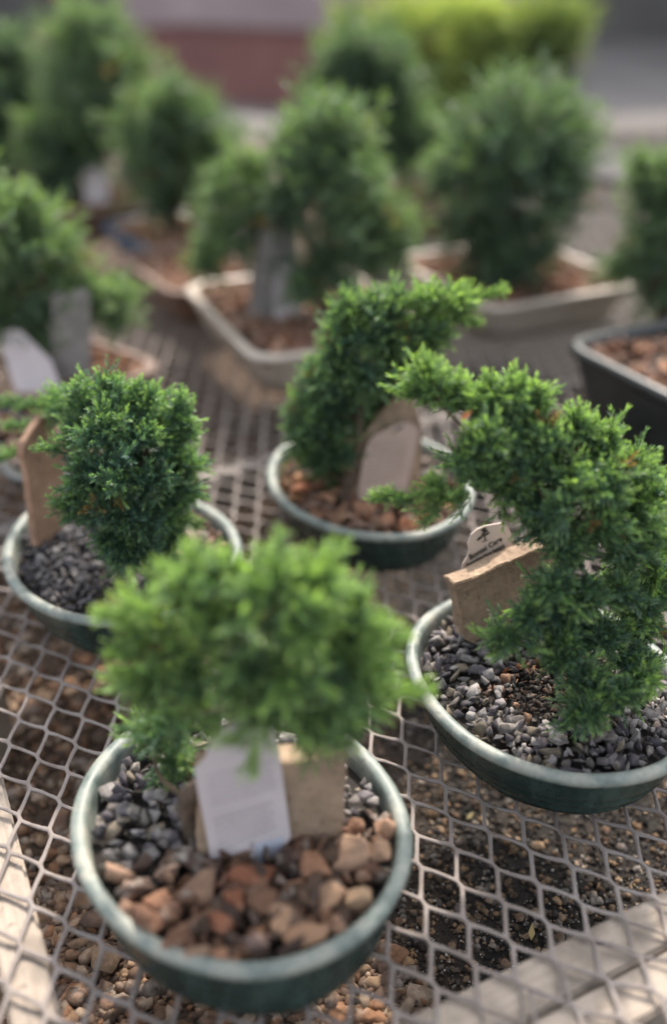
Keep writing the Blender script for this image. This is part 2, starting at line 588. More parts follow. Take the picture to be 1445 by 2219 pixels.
def make_pot(cx, cy, a, b, deg, seed, label, group='dark green oval bonsai pots', glaze=None, rimm=None, amp=.012, h=.052, tap=.68):
    root = empty('bonsai_pot', (cx, cy, 0), label, 'bonsai pot', group)
    n = 96
    th = np.linspace(0, 2 * np.pi, n, endpoint=False)
    zw = .0016 * np.sin(2 * th + seed * 1.7) + .0009 * np.sin(3 * th + seed)
    def ringset(prof):
        vs = []
        for o, z in prof:
            xy = oval(a + o, b + o, R(deg), th, seed, amp)
            zz = z + zw * min(1, max(0, z / .05)) + .00030 * np.sin(9 * th + 40 * z + seed)
            vs.append(np.c_[xy, zz])
        f = []
        for k in range(len(prof) - 1):
            for j in range(n): f.append((k * n + j, k * n + (j + 1) % n, (k + 1) * n + (j + 1) % n, (k + 1) * n + j))
        return np.concatenate(vs), [np.array(f)]
    s = h / .052
    body = [(-.052, .0014), (-.034, .0012), (-.031, .0015), (-.0285, .0035), (-.0265, .008), (-.0225, .0092), (-.0205, .0108), (-.0225, .0132), (-.0215, .0150), (-.0165, .0168), (-.0140, .0205),
            (-.0150, .0232), (-.0118, .0255), (-.0100, .0300), (-.0085, .0350), (-.0074, .0395), (-.0070, .0430), (-.0060, .0450)]
    rim = [(-.0062, .0448), (-.0020, .0452), (-.0002, .0468), (.0003, .0490), (-.0006, .0508), (-.0024, .0520), (-.0048, .0524), (-.0070, .0519), (-.0086, .0505), (-.0093, .0480), (-.0098, .0440), (-.0115, .0340), (-.0150, .022)]
    v, f = ringset([(o * tap - .006 * (1 - tap), z * s) for o, z in body]); mesh_np('body', v, f, glaze or M_glaze, root, smooth=True)
    v, f = ringset([(o, z * s) for o, z in rim]); mesh_np('rim', v, f, rimm or M_rim, root, smooth=True)
    return root

def inside(p, cx, cy, a, b, deg, m):
    d = np.asarray(p)[:, :2] - np.array([cx, cy])
    c, s = math.cos(R(deg)), math.sin(R(deg))
    x = d[:, 0] * c + d[:, 1] * s; y = -d[:, 0] * s + d[:, 1] * c
    return (x / (a - m)) ** 2 + (y / (b - m)) ** 2

POTS = {  # cx, cy, a, b, deg
    'front': (-.0535, .4200, .1065, .0945, -57),
    'right': (.1455, .5480, .1075, .0905, -58),
    'mid': (.0330, .8370, .1120, .0930, -66),
    'left': (-.1750, .7140, .1130, .0945, -58),
}
make_pot(*POTS['front'], 1.0, 'nearest dark green oval pot, holding big brown stones in front of a lilac tag', tap=.25)
make_pot(*POTS['right'], 2.2, 'dark green oval pot filled with grey stone chips under the sharp juniper at right')
make_pot(*POTS['mid'], 3.1, 'dark green oval pot in the middle with brown stones and a leaning pointed slab')
make_pot(*POTS['left'], 4.4, 'dark green oval pot at left with black chips in front and brown gravel behind')

def gravel_bed(pot, zones, label, n, size, seed, mound=.004, zbase=.0425, layers=2, skip=None, name='gravel'):
    cx, cy, a, b, deg = POTS[pot]
    acc = MeshAcc()
    # soil base as a low mound
    th = np.linspace(0, 2 * np.pi, 48, endpoint=False)
    vs = [np.array([[cx, cy, zbase + mound - .006]])]
    for k, s in enumerate((.35, .7, 1.0)):
        xy = oval((a - .0108) * s, (b - .0108) * s, R(deg), th, seed, .012) + np.array([cx, cy])
        vs.append(np.c_[xy, np.full(48, zbase - .006 + mound * (1 - s * s))])
    f3 = np.array([(0, 1 + j, 1 + (j + 1) % 48) for j in range(48)])
    f4 = np.array([(1 + k * 48 + j, 1 + (k + 1) * 48 + j, 1 + (k + 1) * 48 + (j + 1) % 48, 1 + k * 48 + (j + 1) % 48) for k in range(2) for j in range(48)])
    acc.add(np.concatenate(vs), [f3, f4], np.array([.02, .016, .014]))
    m = n * 6
    P = np.c_[cx + rng.uniform(-.12, .12, m), cy + rng.uniform(-.12, .12, m)]
    e = inside(P, cx, cy, a, b, deg, .0145)
    P = P[e < 1]; e = e[e < 1]
    kept, grid = [], {}
    for i, p in enumerate(P):
        zone = zones(p)
        if zone is None: continue
        md = zone[1] * .92
        if rng.uniform() < .28: md *= .4
        key = (int(p[0] / .012), int(p[1] / .012))
        ok = True
        for dx in (-2, -1, 0, 1, 2):
            for dy in (-2, -1, 0, 1, 2):
                for q, qd in grid.get((key[0] + dx, key[1] + dy), ()):
                    if (q[0] - p[0]) ** 2 + (q[1] - p[1]) ** 2 < (md * .75 + qd * .2) ** 2: ok = False; break
                if not ok: break
            if not ok: break
        if not ok: continue
        grid.setdefault(key, []).append((p, md))
        kept.append((p, zone, e[i]))
        if len(kept) >= n: break
    pos = np.array([[p[0], p[1], zbase + mound * (1 - ee) + z[1] * rng.uniform(-.05, .30)] for p, z, ee in kept])
    sz = np.array([z[1] * rng.uniform(.55, 1.15) * .62 for p, z, ee in kept])
    cols = np.array([palette(1, z[0])[0] for p, z, ee in kept])
    scatter(acc, CHIPS, pos, sz, cols, .3)
    # smaller bits between
    idx = rng.integers(0, len(kept), len(kept))
    p2 = pos[idx] + np.c_[rng.normal(0, .004, (len(idx), 2)), np.full(len(idx), -.0015)]
    ok = inside(p2, cx, cy, a, b, deg, .014) < 1
    scatter(acc, CHIPS, p2[ok], sz[idx][ok] * .45, cols[idx][ok] * .9, .35)
    return tag(acc.build(name, M_chip), label, 'gravel', kind='stuff')

fa, fb = onz(215, 1880, .05), onz(870, 1735, .05)
def zf(p):
    s = (fb[0] - fa[0]) * (p[1] - fa[1]) - (fb[1] - fa[1]) * (p[0] - fa[0])
    if s < 0: return ([(.17, .09, .06), (.21, .115, .07), (.13, .08, .055), (.10, .065, .05)], .0155)
    if p[0] > -.02: return (GREYL if rng.uniform() < .6 else GREY, .0085)
    return (GREY, .0115)
gravel_bed('front', zf, 'grey stone chips at the back of the front pot', 900, .01, 1.0)
def zr(p):
    q = np.array([p[0], p[1]])
    t = onz(1195, 1500, .05)[:2]
    d = np.linalg.norm((q - t) * np.array([.8, 1]))
    if d < .024 + .006 * noise.noise(Vector((p[0] * 90, p[1] * 90, 0))): return ([(.012, .010, .009), (.022, .016, .013), (.045, .028, .02), (.07, .042, .028)], .005)
    if d < .035 and rng.uniform() < .3: return (BROWN, .007)
    if p[0] > .185 and p[1] > .50: return (GREYL, .0085)
    return (GREY, .0088 if rng.uniform() < .75 else .0125)
gravel_bed('right', zr, 'grey stone chips filling the right hand pot', 1500, .01, 2.2, mound=.007)
la, lb = onz(330, 1330, .05), onz(420, 1060, .05)
def zl(p):
    s = (lb[0] - la[0]) * (p[1] - la[1]) - (lb[1] - la[1]) * (p[0] - la[0])
    return (GREYD, .0088) if s > 0 else ([(.30, .19, .14), (.36, .24, .185), (.25, .145, .10), (.27, .21, .18)], .0105)
gravel_bed('left', zl, 'blackish chips and brown gravel filling the left hand pot', 1300, .01, 4.4, mound=.006)
ma, mb = onz(900, 1010, .05), onz(960, 870, .05)
def zm(p):
    s = (mb[0] - ma[0]) * (p[1] - ma[1]) - (mb[1] - ma[1]) * (p[0] - ma[0])
    if s < 0 and p[1] > .84: return (GREYL + [(.45, .43, .40)], .009)
    if p[0] < -.03: return ([(.34, .18, .09), (.28, .15, .08)], .010)
    return (BROWN, .011)
gravel_bed('mid', zm, 'brown and pale grey gravel filling the middle pot', 800, .01, 3.1)

# fallen brown needles round the sharp juniper
def litter():
    acc = MeshAcc()
    c = onz(1215, 1470, .052)
    for _ in range(90):
        p = c + np.array([rng.normal(0, .020), rng.normal(0, .014), rng.uniform(-.001, .006)])
        a, t, L = rng.uniform(0, 6.28), rng.normal(0, .25), rng.uniform(.003, .008)
        d = np.array([math.cos(a) * math.cos(t), math.sin(a) * math.cos(t), math.sin(t)])
        v, f = tube([p - d * L / 2, p + d * L / 2], .00035, 4)
        acc.add(v, f, palette(1, [(.16, .08, .04), (.10, .05, .03), (.22, .13, .07)])[0])
    tag(acc.build('needle_litter', M_chip), 'dry brown needles scattered round the stem of the sharp juniper', 'litter', kind='stuff')
litter()

# big brown stones of the front pot, each a thing
def stone_obj(name, px, py, rx, ry, z, color, seed, label, group, back=0):
    p = onz(px, py, z)
    s = depth(p) / F
    v, f = hull(seed, 11, 1.0, .07, .2)
    # two rounds of smoothing by subdivision through bmesh keep facets but soften them
    sc = np.array([rx * s * 1.14, (rx + ry) / 2 * s * 1.0, ry * s * 1.12])
    a = random.uniform(-.5, .5)
    v = v * sc
    v = np.c_[v[:, 0] * math.cos(a) - v[:, 2] * math.sin(a), v[:, 1], v[:, 0] * math.sin(a) + v[:, 2] * math.cos(a)]
    bm = bmesh.new()
    vv = [bm.verts.new(x) for x in v]
    for t in f:
        try: bm.faces.new([vv[i] for i in t])
        except ValueError: pass
    bmesh.ops.subdivide_edges(bm, edges=bm.edges[:], cuts=2, use_grid_fill=True)
    r = sc.mean()
    for x in bm.verts:
        q = x.co * (1.6 / r) + Vector((seed, 0, 0))
        x.co += x.co.normalized() * r * (.07 * noise.noise(q) + .03 * noise.noise(q * 2.7))
    bm.normal_update()
    o = mesh_bm(name, bm, M_brown)
    at = o.data.attributes.new('col', 'FLOAT_COLOR', 'POINT')
    at.data.foreach_set('color', np.tile(np.r_[color, 1.0], (len(o.data.vertices), 1)).astype(np.float32).ravel())
    o.location = tuple(p)
    return tag(o, label, 'stone', group)

O_, T_, D_, P_, Rd = (.33, .17, .10), (.23, .14, .095), (.18, .095, .06), (.34, .21, .13), (.25, .10, .055)
FS = [  # zoom x, y, rx, ry, colour, label
    (265, 1325, 58, 52, (.30, .19, .13), 'tan brown stone against the inner left wall of the front pot'),
    (285, 1455, 50, 42, (.30, .18, .12), 'small brown stone below the left wall of the front pot'),
    (350, 1515, 92, 55, D_, 'wide dark brown stone by the lower left rim of the front pot'),
    (430, 1440, 66, 38, O_, 'orange topped stone left of the largest stones in the front pot'),
    (545, 1385, 112, 84, T_, 'large taupe stone below the left corner of the lilac tag'),
    (475, 1565, 72, 72, D_, 'dark brown pointed stone by the front rim, left of centre'),
    (545, 1625, 52, 44, (.24, .15, .1), 'small taupe stone touching the front rim left of centre'),
    (620, 1530, 62, 70, Rd, 'reddish upright stone in the middle of the front pot'),
    (655, 1637, 56, 36, O_, 'small flat orange stone lying at the front rim'),
    (755, 1345, 96, 82, Rd, 'big rust red stone under the tip of the lilac tag'),
    (695, 1440, 42, 66, Rd, 'narrow rust red stone leaning under the big rust red one'),
    (800, 1440, 82, 50, D_, 'long brown stone below the big rust red stone'),
    (850, 1505, 86, 58, P_, 'pale topped angular brown stone near the centre of the front pot'),
    (755, 1592, 60, 58, (.20, .14, .12), 'greyish brown round stone near the front rim'),
    (915, 1390, 46, 62, O_, 'upright orange brown stone in front of the tan slab'),
    (955, 1560, 92, 56, (.34, .2, .12), 'wide orange brown stone by the right front rim'),
    (985, 1310, 62, 68, O_, 'bright orange stone at the foot of the tan slab'),
    (1030, 1430, 60, 62, P_, 'pale buff stone right of centre in the front pot'),
    (1095, 1265, 88, 78, (.31, .2, .135), 'large buff brown stone at the right foot of the tan slab'),
    (1130, 1435, 52, 58, (.36, .24, .15), 'buff stone beside the right rim of the front pot'),
    (1215, 1260, 52, 60, (.30, .19, .12), 'brown stone against the right wall of the front pot'),
    (1225, 1175, 50, 48, (.33, .2, .13), 'brown stone at the back right of the front pot'),
    (1130, 1150, 50, 42, (.28, .16, .10), 'brown stone behind the right edge of the tan slab'),
    (430, 1315, 48, 40, (.20, .14, .11), 'small dull brown stone next to the grey chips'),
    (1060, 1520, 56, 44, (.24, .14, .09), 'small dark brown stone under the pale buff one'),
    (900, 1290, 56, 44, (.17, .11, .085), 'dark stone half buried in front of the tan slab'),
]
for k, (zx, zy, rx, ry, c, lab) in enumerate(FS):
    stone_obj('brown_stone', 100 + zx / 1.68, 1100 + zy / 1.68, rx / 1.68, ry / 1.68, .0485 if zy > 1250 else .046, c, 300 + k, lab, 'big brown stones in the front pot')
# stones of the middle pot
MS = [(700, 1085, 26, 22), (745, 1075, 26, 24), (735, 1120, 30, 22), (790, 1105, 28, 24), (835, 1130, 26, 20), (880, 1140, 24, 18), (770, 1140, 24, 17), (690, 1120, 22, 18), (655, 1065, 24, 20), (635, 1025, 22, 20),
      (640, 1000, 20, 18), (670, 1035, 24, 20), (925, 1120, 24, 20), (960, 1095, 24, 20), (980, 1050, 22, 18), (940, 1050, 24, 20), (910, 1085, 26, 20), (960, 1010, 22, 18), (850, 1090, 24, 20), (705, 1045, 24, 20)]
for k, (px, py, rx, ry) in enumerate(MS):
    stone_obj('brown_stone', px, py, rx * .95, ry * .95, .047, tuple(palette(1, BROWN + [(.14, .09, .075)])[0] * 1.05), 400 + k, 'brown stone among the stones inside the middle green pot', 'brown stones in the middle pot')

# ------------------------------------------------------------------ slabs and tags on planes of their own
class Plane:
    def __init__(s, P0, hdeg, lean):
        h = R(hdeg); l = R(lean)
        n = np.array([math.sin(h), -math.cos(h), 0]); Z = np.array([0, 0, 1.0])
        s.P = np.array(P0, float)
        s.ex = np.array([math.cos(h), math.sin(h), 0]); s.ey = math.cos(l) * Z - math.sin(l) * n; s.ez = np.cross(s.ex, s.ey)
    def loc(s, px, py):
        r = ray(px, py); t = ((s.P - CAM) @ s.ez) / (r @ s.ez); q = CAM + t * r - s.P
        return q @ s.ex, q @ s.ey
    def mat(s):
        m = Matrix.Identity(4)
        for i in range(3):
            m[i][0], m[i][1], m[i][2], m[i][3] = s.ex[i], s.ey[i], s.ez[i], s.P[i]
        return m

def prism(pts, z0, z1, bev=.0):
    bm = bmesh.new()
    f = bm.faces.new([bm.verts.new((x, y, z1)) for x, y in pts])
    if f.normal.z < 0 or True:
        bm.normal_update()
        if f.normal.z < 0: f.normal_flip()
    r = bmesh.ops.extrude_face_region(bm, geom=[f])
    for x in r['geom']:
        if isinstance(x, bmesh.types.BMVert): x.co.z = z0
    bmesh.ops.recalc_face_normals(bm, faces=bm.faces[:])
    if bev: bmesh.ops.bevel(bm, geom=bm.edges[:], offset=bev, segments=2, affect='EDGES', clamp_overlap=True)
    return bm

def slab(pl, pts, thick, mat, label, cat='stone slab', name='stone_slab', rough=.0012, group=None, shift=0):
    loc = [pl.loc(*p) for p in pts]
    bm = prism(loc, -thick - shift, -shift, min(.0008, thick * .1))
    bmesh.ops.triangulate(bm, faces=bm.faces[:])
    for _ in range(5):
        es = [e for e in bm.edges if e.calc_length() > .0032]
        if es: bmesh.ops.subdivide_edges(bm, edges=es, cuts=1)
        bmesh.ops.triangulate(bm, faces=bm.faces[:])
    for v in bm.verts:
        q = v.co * 45
        d = noise.noise_vector(q) * rough + noise.noise_vector(v.co * 260) * rough * .35
        v.co += d
    o = mesh_bm(name, bm, mat)
    o.matrix_world = pl.mat()
    return tag(o, label, cat, group)

def text(s, size, mat, parent, x, y, z, align='CENTER', shear=0, bold=0, sx=1.0):
    cu = bpy.data.curves.new('text', 'FONT')
    cu.body = s; cu.size = size; cu.align_x = align; cu.shear = shear; cu.offset = bold; cu.extrude = .00008
    cu.materials.append(mat)
    o = bpy.data.objects.new('text', cu)
    COL.objects.link(o); o.parent = parent
    o.location = (x, y, z); o.scale = (sx, 1, 1)
    return o

# --- right pot: slab + readable tag
P0 = onz(1012, 1392, .050)
plR = Plane(P0, 22, 4)
slab(plR, [(983, 1267), (1010, 1258), (1060, 1236), (1112, 1210), (1150, 1192), (1200, 1182), (1222, 1290), (1215, 1400), (1130, 1410), (1060, 1412), (1030, 1400), (1008, 1388), (1000, 1330), (992, 1295)], .0155, M_slab,
     'thick tan sandstone block with sunlit flat top in the right pot', rough=.0019)
plT = Plane(plR.P - plR.ez * .0180, 22, 7)
out = [(985, 1300), (1000, 1238), (1002, 1222), (1012, 1206), (1016, 1192), (1013, 1178), (1020, 1158), (1034, 1146), (1050, 1139), (1064, 1137), (1086, 1133), (1100, 1142), (1108, 1158), (1117, 1182), (1130, 1260), (1135, 1300)]
tagR = bpy.data.objects.new('care_tag', None); tagR.empty_display_size = .02
COL.objects.link(tagR); tagR.matrix_world = plT.mat()
tag(tagR, 'pale pink plant care tag with black tree logo and lettering behind the tan block', 'plant tag')
mesh_bm('card', prism([plT.loc(*p) for p in out], -.0008, 0), M_card_cream, tagR)
def tagtext(pl, root, s, pa, pb, mat, size_px, bold=0, sx=None):
    a = np.array(pl.loc(*pa)); b = np.array(pl.loc(*pb))
    sz = size_px * depth(pl.P) / F
    o = text(s, sz, mat, root, a[0], a[1], .0003, 'LEFT', bold=bold)
    o.rotation_euler = (0, 0, math.atan2(b[1] - a[1], b[0] - a[0]))
    bpy.context.view_layer.update()
    wd = o.dimensions.x
    sx = np.linalg.norm(b - a) / wd if wd > 0 else 1
    # real mesh letters, so that each line of lettering is a mesh of its own
    me = bpy.data.meshes.new_from_object(o.evaluated_get(bpy.context.evaluated_depsgraph_get()))
    loc, rotz = o.location.copy(), o.rotation_euler.z
    cu = o.data; bpy.data.objects.remove(o); bpy.data.curves.remove(cu)
    o = bpy.data.objects.new('lettering', me); COL.objects.link(o); o.parent = root
    o.location = loc; o.rotation_euler = (0, 0, rotz); o.scale = (sx, 1, 1)
    return o
tagtext(plT, tagR, 'Bonsai Care', (1017, 1213), (1087, 1171), M_ink, 17, .00012)
tagtext(plT, tagR, 'Procumbens Nana: Research', (1010, 1228), (1092, 1184), M_ink, 11, .00005)
tagtext(plT, tagR, 'and learn more about', (1048, 1213), (1094, 1189), M_ink, 11, .00005)
# logo: little wind-shaped pine
def logo(root, pl, cx, cy, s):
    bmx = bmesh.new()
    x0, y0 = pl.loc(cx, cy); k = s * depth(pl.P) / F
    def blob(x, y, rx, ry, a=0):
        vs = []
        for t in range(14):
            th = t * 2 * math.pi / 14; r = 1 + .12 * math.sin(5 * th)
            X, Y = rx * r * math.cos(th), ry * r * math.sin(th)
            vs.append(bmx.verts.new((x0 + k * (x + X * math.cos(a) - Y * math.sin(a)), y0 + k * (y + X * math.sin(a) + Y * math.cos(a)), .0003)))
        bmx.faces.new(vs)
    blob(0, .62, .30, .15, .3); blob(.18, .36, .34, .13, .4); blob(.35, .08, .34, .13, .4); blob(-.45, -.22, .34, .14, .5); blob(-.1, .12, .2, .1, .6)
    def poly(p): bmx.faces.new([bmx.verts.new((x0 + k * x, y0 + k * y, .00045)) for x, y in p])
    poly([(-.05, .5), (.05, .5), (.08, .1), (-.02, .1)]); poly([(-.02, .1), (.08, .1), (.2, -.25), (.08, -.25)])
    poly([(.08, -.25), (.2, -.25), (.24, -.5), (.05, -.5)]); poly([(-.15, -.62), (.5, -.5), (.45, -.58), (-.1, -.72)])
    poly([(.0, -.0), (.03, -.1), (-.4, -.25), (-.4, -.18)])
    bmesh.ops.recalc_face_normals(bmx, faces=bmx.faces[:])
    return mesh_bm('logo', bmx, M_ink, root)
logo(tagR, plT, 1047, 1160, 22)

# --- front pot: slab behind tag
P0 = onz(600, 1840, .046)
plF = Plane(P0, 10, 3)
slab(plF, [(428, 1668), (470, 1660), (520, 1655), (570, 1652), (620, 1652), (680, 1650), (720, 1642), (750, 1628), (750, 1690), (745, 1760), (742, 1840), (640, 1870), (500, 1890), (430, 1880)], .016, M_slab,
     'tan square topped sandstone block standing behind the lilac tag in the front pot', rough=.0009)
plG = Plane(plF.P + plF.ez * .004, 10, 2)
tagF = bpy.data.objects.new('care_tag', None); tagF.empty_display_size = .02
COL.objects.link(tagF); tagF.matrix_world = plG.mat()
tag(tagF, 'lilac plant tag with faint grey print leaning on the tan block nearest the camera', 'plant tag')
outF = [(490, 1900), (459, 1876), (446, 1800), (430, 1720), (421, 1668), (446, 1642), (452, 1620), (480, 1585), (515, 1560), (560, 1556), (590, 1575), (603, 1612), (618, 1720), (630, 1812), (606, 1856), (560, 1880)]
mesh_bm('card', prism([plG.loc(*p) for p in outF], -.0009, 0), M_card, tagF)
def lines(root, pl, a0, a1, b0, b1, n, mat=M_inkgrey):
    """n rows of tiny illegible print between the left edge a0-a1 and the right edge b0-b1 (pixels)."""
    bmx = bmesh.new()
    for i in range(n):
        t = i / max(1, n - 1)
        A = np.array(a0) * (1 - t) + np.array(a1) * t; B = np.array(b0) * (1 - t) + np.array(b1) * t
        A = np.array(pl.loc(*A)); B = np.array(pl.loc(*B)); d = B - A; L = np.linalg.norm(d); d /= L; nn = np.array([-d[1], d[0]])
        x = 0
        while x < L * random.uniform(.9, 1):
            wl = random.uniform(.0012, .0045)
            if x + wl > L: break
            h = .0009
            q = [A + d * x, A + d * (x + wl), A + d * (x + wl) + nn * h, A + d * x + nn * h]
            bmx.faces.new([bmx.verts.new((p[0], p[1], .00035)) for p in q])
            x += wl + .0009
    return mesh_bm('print', bmx, mat, root)
lines(tagF, plG, (450, 1682), (460, 1745), (592, 1650), (602, 1705), 6)
lines(tagF, plG, (464, 1778), (476, 1842), (594, 1738), (600, 1790), 6)
bmx = prism([plG.loc(*p) for p in [(552, 1828), (618, 1812), (604, 1850), (556, 1872)]], .0001, .0003); mesh_bm('print', bmx, M_inkblue, tagF)
bmx = prism([plG.loc(*p) for p in [(540, 1825), (550, 1822), (552, 1838), (542, 1842)]], .0001, .0004); mesh_bm('print', bmx, M_inkgrey, tagF)

# --- middle pot: leaning pointed slab and tag
P0 = onz(800, 1080, .046)
plM = Plane(P0, 14, 12)
slab(plM, [(742, 1085), (752, 1040), (768, 990), (782, 950), (806, 915), (838, 880), (868, 846), (892, 838), (902, 875), (912, 930), (914, 990), (905, 1045), (900, 1075), (820, 1095)], .014, M_slab,
     'pointed tan slab leaning behind a printed tag in the middle pot')
plN = Plane(plM.P + plM.ez * .006, 14, 11)
tagM = bpy.data.objects.new('care_tag', None); tagM.empty_display_size = .02
COL.objects.link(tagM); tagM.matrix_world = plN.mat()
tag(tagM, 'pinkish tan plant tag with punched hole leaning on the pointed slab', 'plant tag')
mesh_bm('card', prism([plN.loc(*p) for p in [(776, 1085), (778, 1050), (786, 1000), (796, 962), (812, 942), (845, 926), (870, 916), (892, 916), (908, 932), (900, 975), (888, 1030), (880, 1075), (830, 1092)]], -.0009, 0), M_card_tan, tagM)
lines(tagM, plN, (802, 965), (790, 1050), (888, 948), (872, 1030), 9, M_inktan)
mesh_bm('hole', prism([plN.loc(865 + 9 * math.cos(t) - 2 * math.sin(t), 928 + 4 * math.sin(t) - 4 * math.cos(t)) for t in np.linspace(0, 5.9, 12)], .0001, .0003), M_ink, tagM)

# --- left pot: slab seen nearly edge on
P0 = onz(90, 1178, .048)
plL = Plane(P0, 62, 3)
slab(plL, [(82, 1185), (76, 1120), (66, 1060), (60, 1020), (52, 985), (56, 958), (74, 928), (94, 900), (112, 922), (138, 975), (145, 1060), (140, 1140), (135, 1185)], .0085, M_slab_red,
     'pointed reddish slab seen edge on at the left of the left pot', rough=.0008)

# ------------------------------------------------------------------ junipers
def branchlet(seed, dens=1.0, sides=6):
    """unit branchlet along +z: needle base, tip direction, length, tone."""
    r = np.random.default_rng(seed)
    B, D, L, T, axes = [], [], [], [], []
    def axis(p0, d0, length, n0, nl):
        nseg = max(3, int(length / .044 * dens))
        d = d0.copy(); p = p0.copy(); pl = [p.copy()]
        for i in range(nseg):
            t = i / (nseg - 1)
            d = d + r.normal(0, .05, 3) + np.array([0, 0, .02]); d /= np.linalg.norm(d)
            p = p + d * length / nseg
            pl.append(p.copy())
            a = np.cross(d, [.3, .5, .8]); a /= np.linalg.norm(a); b = np.cross(d, a)
            ph = r.uniform(0, 6.28)
            for k in range(3):
                th = ph + k * 2.094 + r.normal(0, .25)
                spread = R(56 - 34 * t) + r.normal(0, .14)
                dd = math.cos(spread) * d + math.sin(spread) * (math.cos(th) * a + math.sin(th) * b)
                B.append(p); D.append(dd); L.append(nl * (1.0 - .35 * t) * r.uniform(.75, 1.15)); T.append(t)
        axes.append(np.array(pl))
    axis(np.zeros(3), np.array([0, 0, 1.0]), 1.0, 0, .215)
    for s in range(sides):
        z = .12 + .62 * (s + r.uniform(0, .8)) / sides
        th = s * 2.4 + r.uniform(-.5, .5)
        d = np.array([math.cos(th) * .75, math.sin(th) * .75, .70])
        axis(np.array([0, 0, z]), d / np.linalg.norm(d), r.uniform(.30, .50) * (1.15 - .5 * z), 0, .19)
    return np.array(B), np.array(D), np.array(L), np.array(T), axes
PRO = {'fine': [branchlet(i, 1.0, 4) for i in range(10)], 'mid': [branchlet(40 + i, .85, 4) for i in range(8)], 'far': [branchlet(80 + i, .55, 4) for i in range(6)]}

def foliage(name, items, parent, lod, tones, wn=.024, twigs=True):
    """items: list of (pos, dir, length, hue 0..1). One mesh of needles."""
    protos = PRO[lod]
    V, Cc, T1, Q1 = [], [], [], []
    base = 0
    P = np.array([i[0] for i in items]); Dm = np.array([i[1] for i in items]); Ln = np.array([i[2] for i in items]); H = np.array([i[3] for i in items])
    k = rng.integers(0, len(protos), len(items))
    dark, mid_, light, tipc = [np.array(t) for t in tones]
    for pi, (B, D, L, T, axes) in enumerate(protos):
        sel = np.where(k == pi)[0]
        if not len(sel): continue
        z = Dm[sel] / np.linalg.norm(Dm[sel], axis=1)[:, None]
        ref = rng.normal(size=z.shape)
        x = np.cross(ref, z); x /= np.linalg.norm(x, axis=1)[:, None]
        y = np.cross(z, x)
        M = np.stack([x, y, z], -1) * Ln[sel][:, None, None]               # (m,3,3)
        m, n = len(sel), len(B)
        nb = np.einsum('mij,nj->mni', M, B) + P[sel][:, None]
        nd = np.einsum('mij,nj->mni', M, D)
        ndn = nd / np.linalg.norm(nd, axis=2)[..., None]
        sdv = np.cross(ndn, z[:, None, :] + .3 * rng.normal(size=ndn.shape)); sdv /= np.linalg.norm(sdv, axis=2)[..., None] + 1e-9
        Lw = (L[None] * Ln[sel][:, None])[..., None]
        wd = (wn * Ln[sel])[:, None, None]
        up = np.cross(sdv, ndn)
        t0 = nb - sdv * wd * .35
        t1 = nb + sdv * wd * .35
        q = nb + ndn * Lw * .5 + up * Lw * .05
        t2 = q + sdv * wd * .5; t3 = q - sdv * wd * .5
        t4 = nb + ndn * Lw + up * Lw * .02
        vv = np.stack([t0, t1, t2, t3, t4], 2).reshape(-1, 3)
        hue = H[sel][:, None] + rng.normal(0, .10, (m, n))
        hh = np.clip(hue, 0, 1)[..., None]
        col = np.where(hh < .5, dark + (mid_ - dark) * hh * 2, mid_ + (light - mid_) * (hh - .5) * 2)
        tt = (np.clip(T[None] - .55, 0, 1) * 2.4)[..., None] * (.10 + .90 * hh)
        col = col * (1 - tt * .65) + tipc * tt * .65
        old = (H[sel] > 2)[:, None, None]
        col = np.where(old, np.array([.20, .125, .055]) * rng.uniform(.6, 1.3, (m, n, 1)), col)
        cc = np.repeat(col[:, :, None, :], 5, axis=2)
        cc[:, :, 4] = np.clip(cc[:, :, 4] * 1.1, 0, 1)
        V.append(vv); Cc.append(cc.reshape(-1, 3))
        o = base + 5 * np.arange(m * n)[:, None]
        Q1.append(o + np.array([[0, 1, 2, 3]])); T1.append(o + np.array([[3, 2, 4]]))
        base += len(vv)
        if twigs:
            for a in axes[:1 if lod == 'far' else None]:
                aa = a[::max(1, len(a) // 4)]
                pa = np.einsum('mij,nj->mni', M, aa) + P[sel][:, None]
                kk = len(aa)
                rad = (.011 * Ln[sel])[:, None, None]
                tr = np.stack([pa + rad * x[:, None], pa + rad * (-.5 * x + .87 * y)[:, None], pa + rad * (-.5 * x - .87 * y)[:, None]], 2).reshape(-1, 3)
                V.append(tr); Cc.append(np.tile([.10, .075, .035], (len(tr), 1)))
                b0 = base + 3 * kk * np.arange(m)[:, None, None] + 3 * np.arange(kk - 1)[None, :, None]
                for j in range(3):
                    j2 = (j + 1) % 3
                    Q1.append((b0 + np.array([j, j2, j2 + 3, j + 3])[None, None]).reshape(-1, 4))
                base += len(tr)
    return mesh_np(name, np.concatenate(V), [np.concatenate(Q1), np.concatenate(T1)], M_leaf, parent, np.concatenate(Cc))

TONES = ((.050, .106, .088), (.090, .172, .098), (.175, .285, .105), (.35, .48, .16))  # paler new growth; cool shade and sunlit warmth are also put into the tones
TONES_BLUE = ((.052, .112, .098), (.086, .172, .112), (.150, .26, .108), (.30, .43, .15))
TONES_L = ((.060, .122, .086), (.120, .215, .108), (.225, .35, .125), (.40, .53, .18))
TONES_HAZE = ((.065, .110, .088), (.095, .155, .102), (.150, .225, .112), (.21, .30, .13))  # far trees: needles greyed and paled, haze put into the colour
TONES_Y = ((.08, .125, .055), (.22, .285, .09), (.42, .48, .16), (.48, .53, .19))

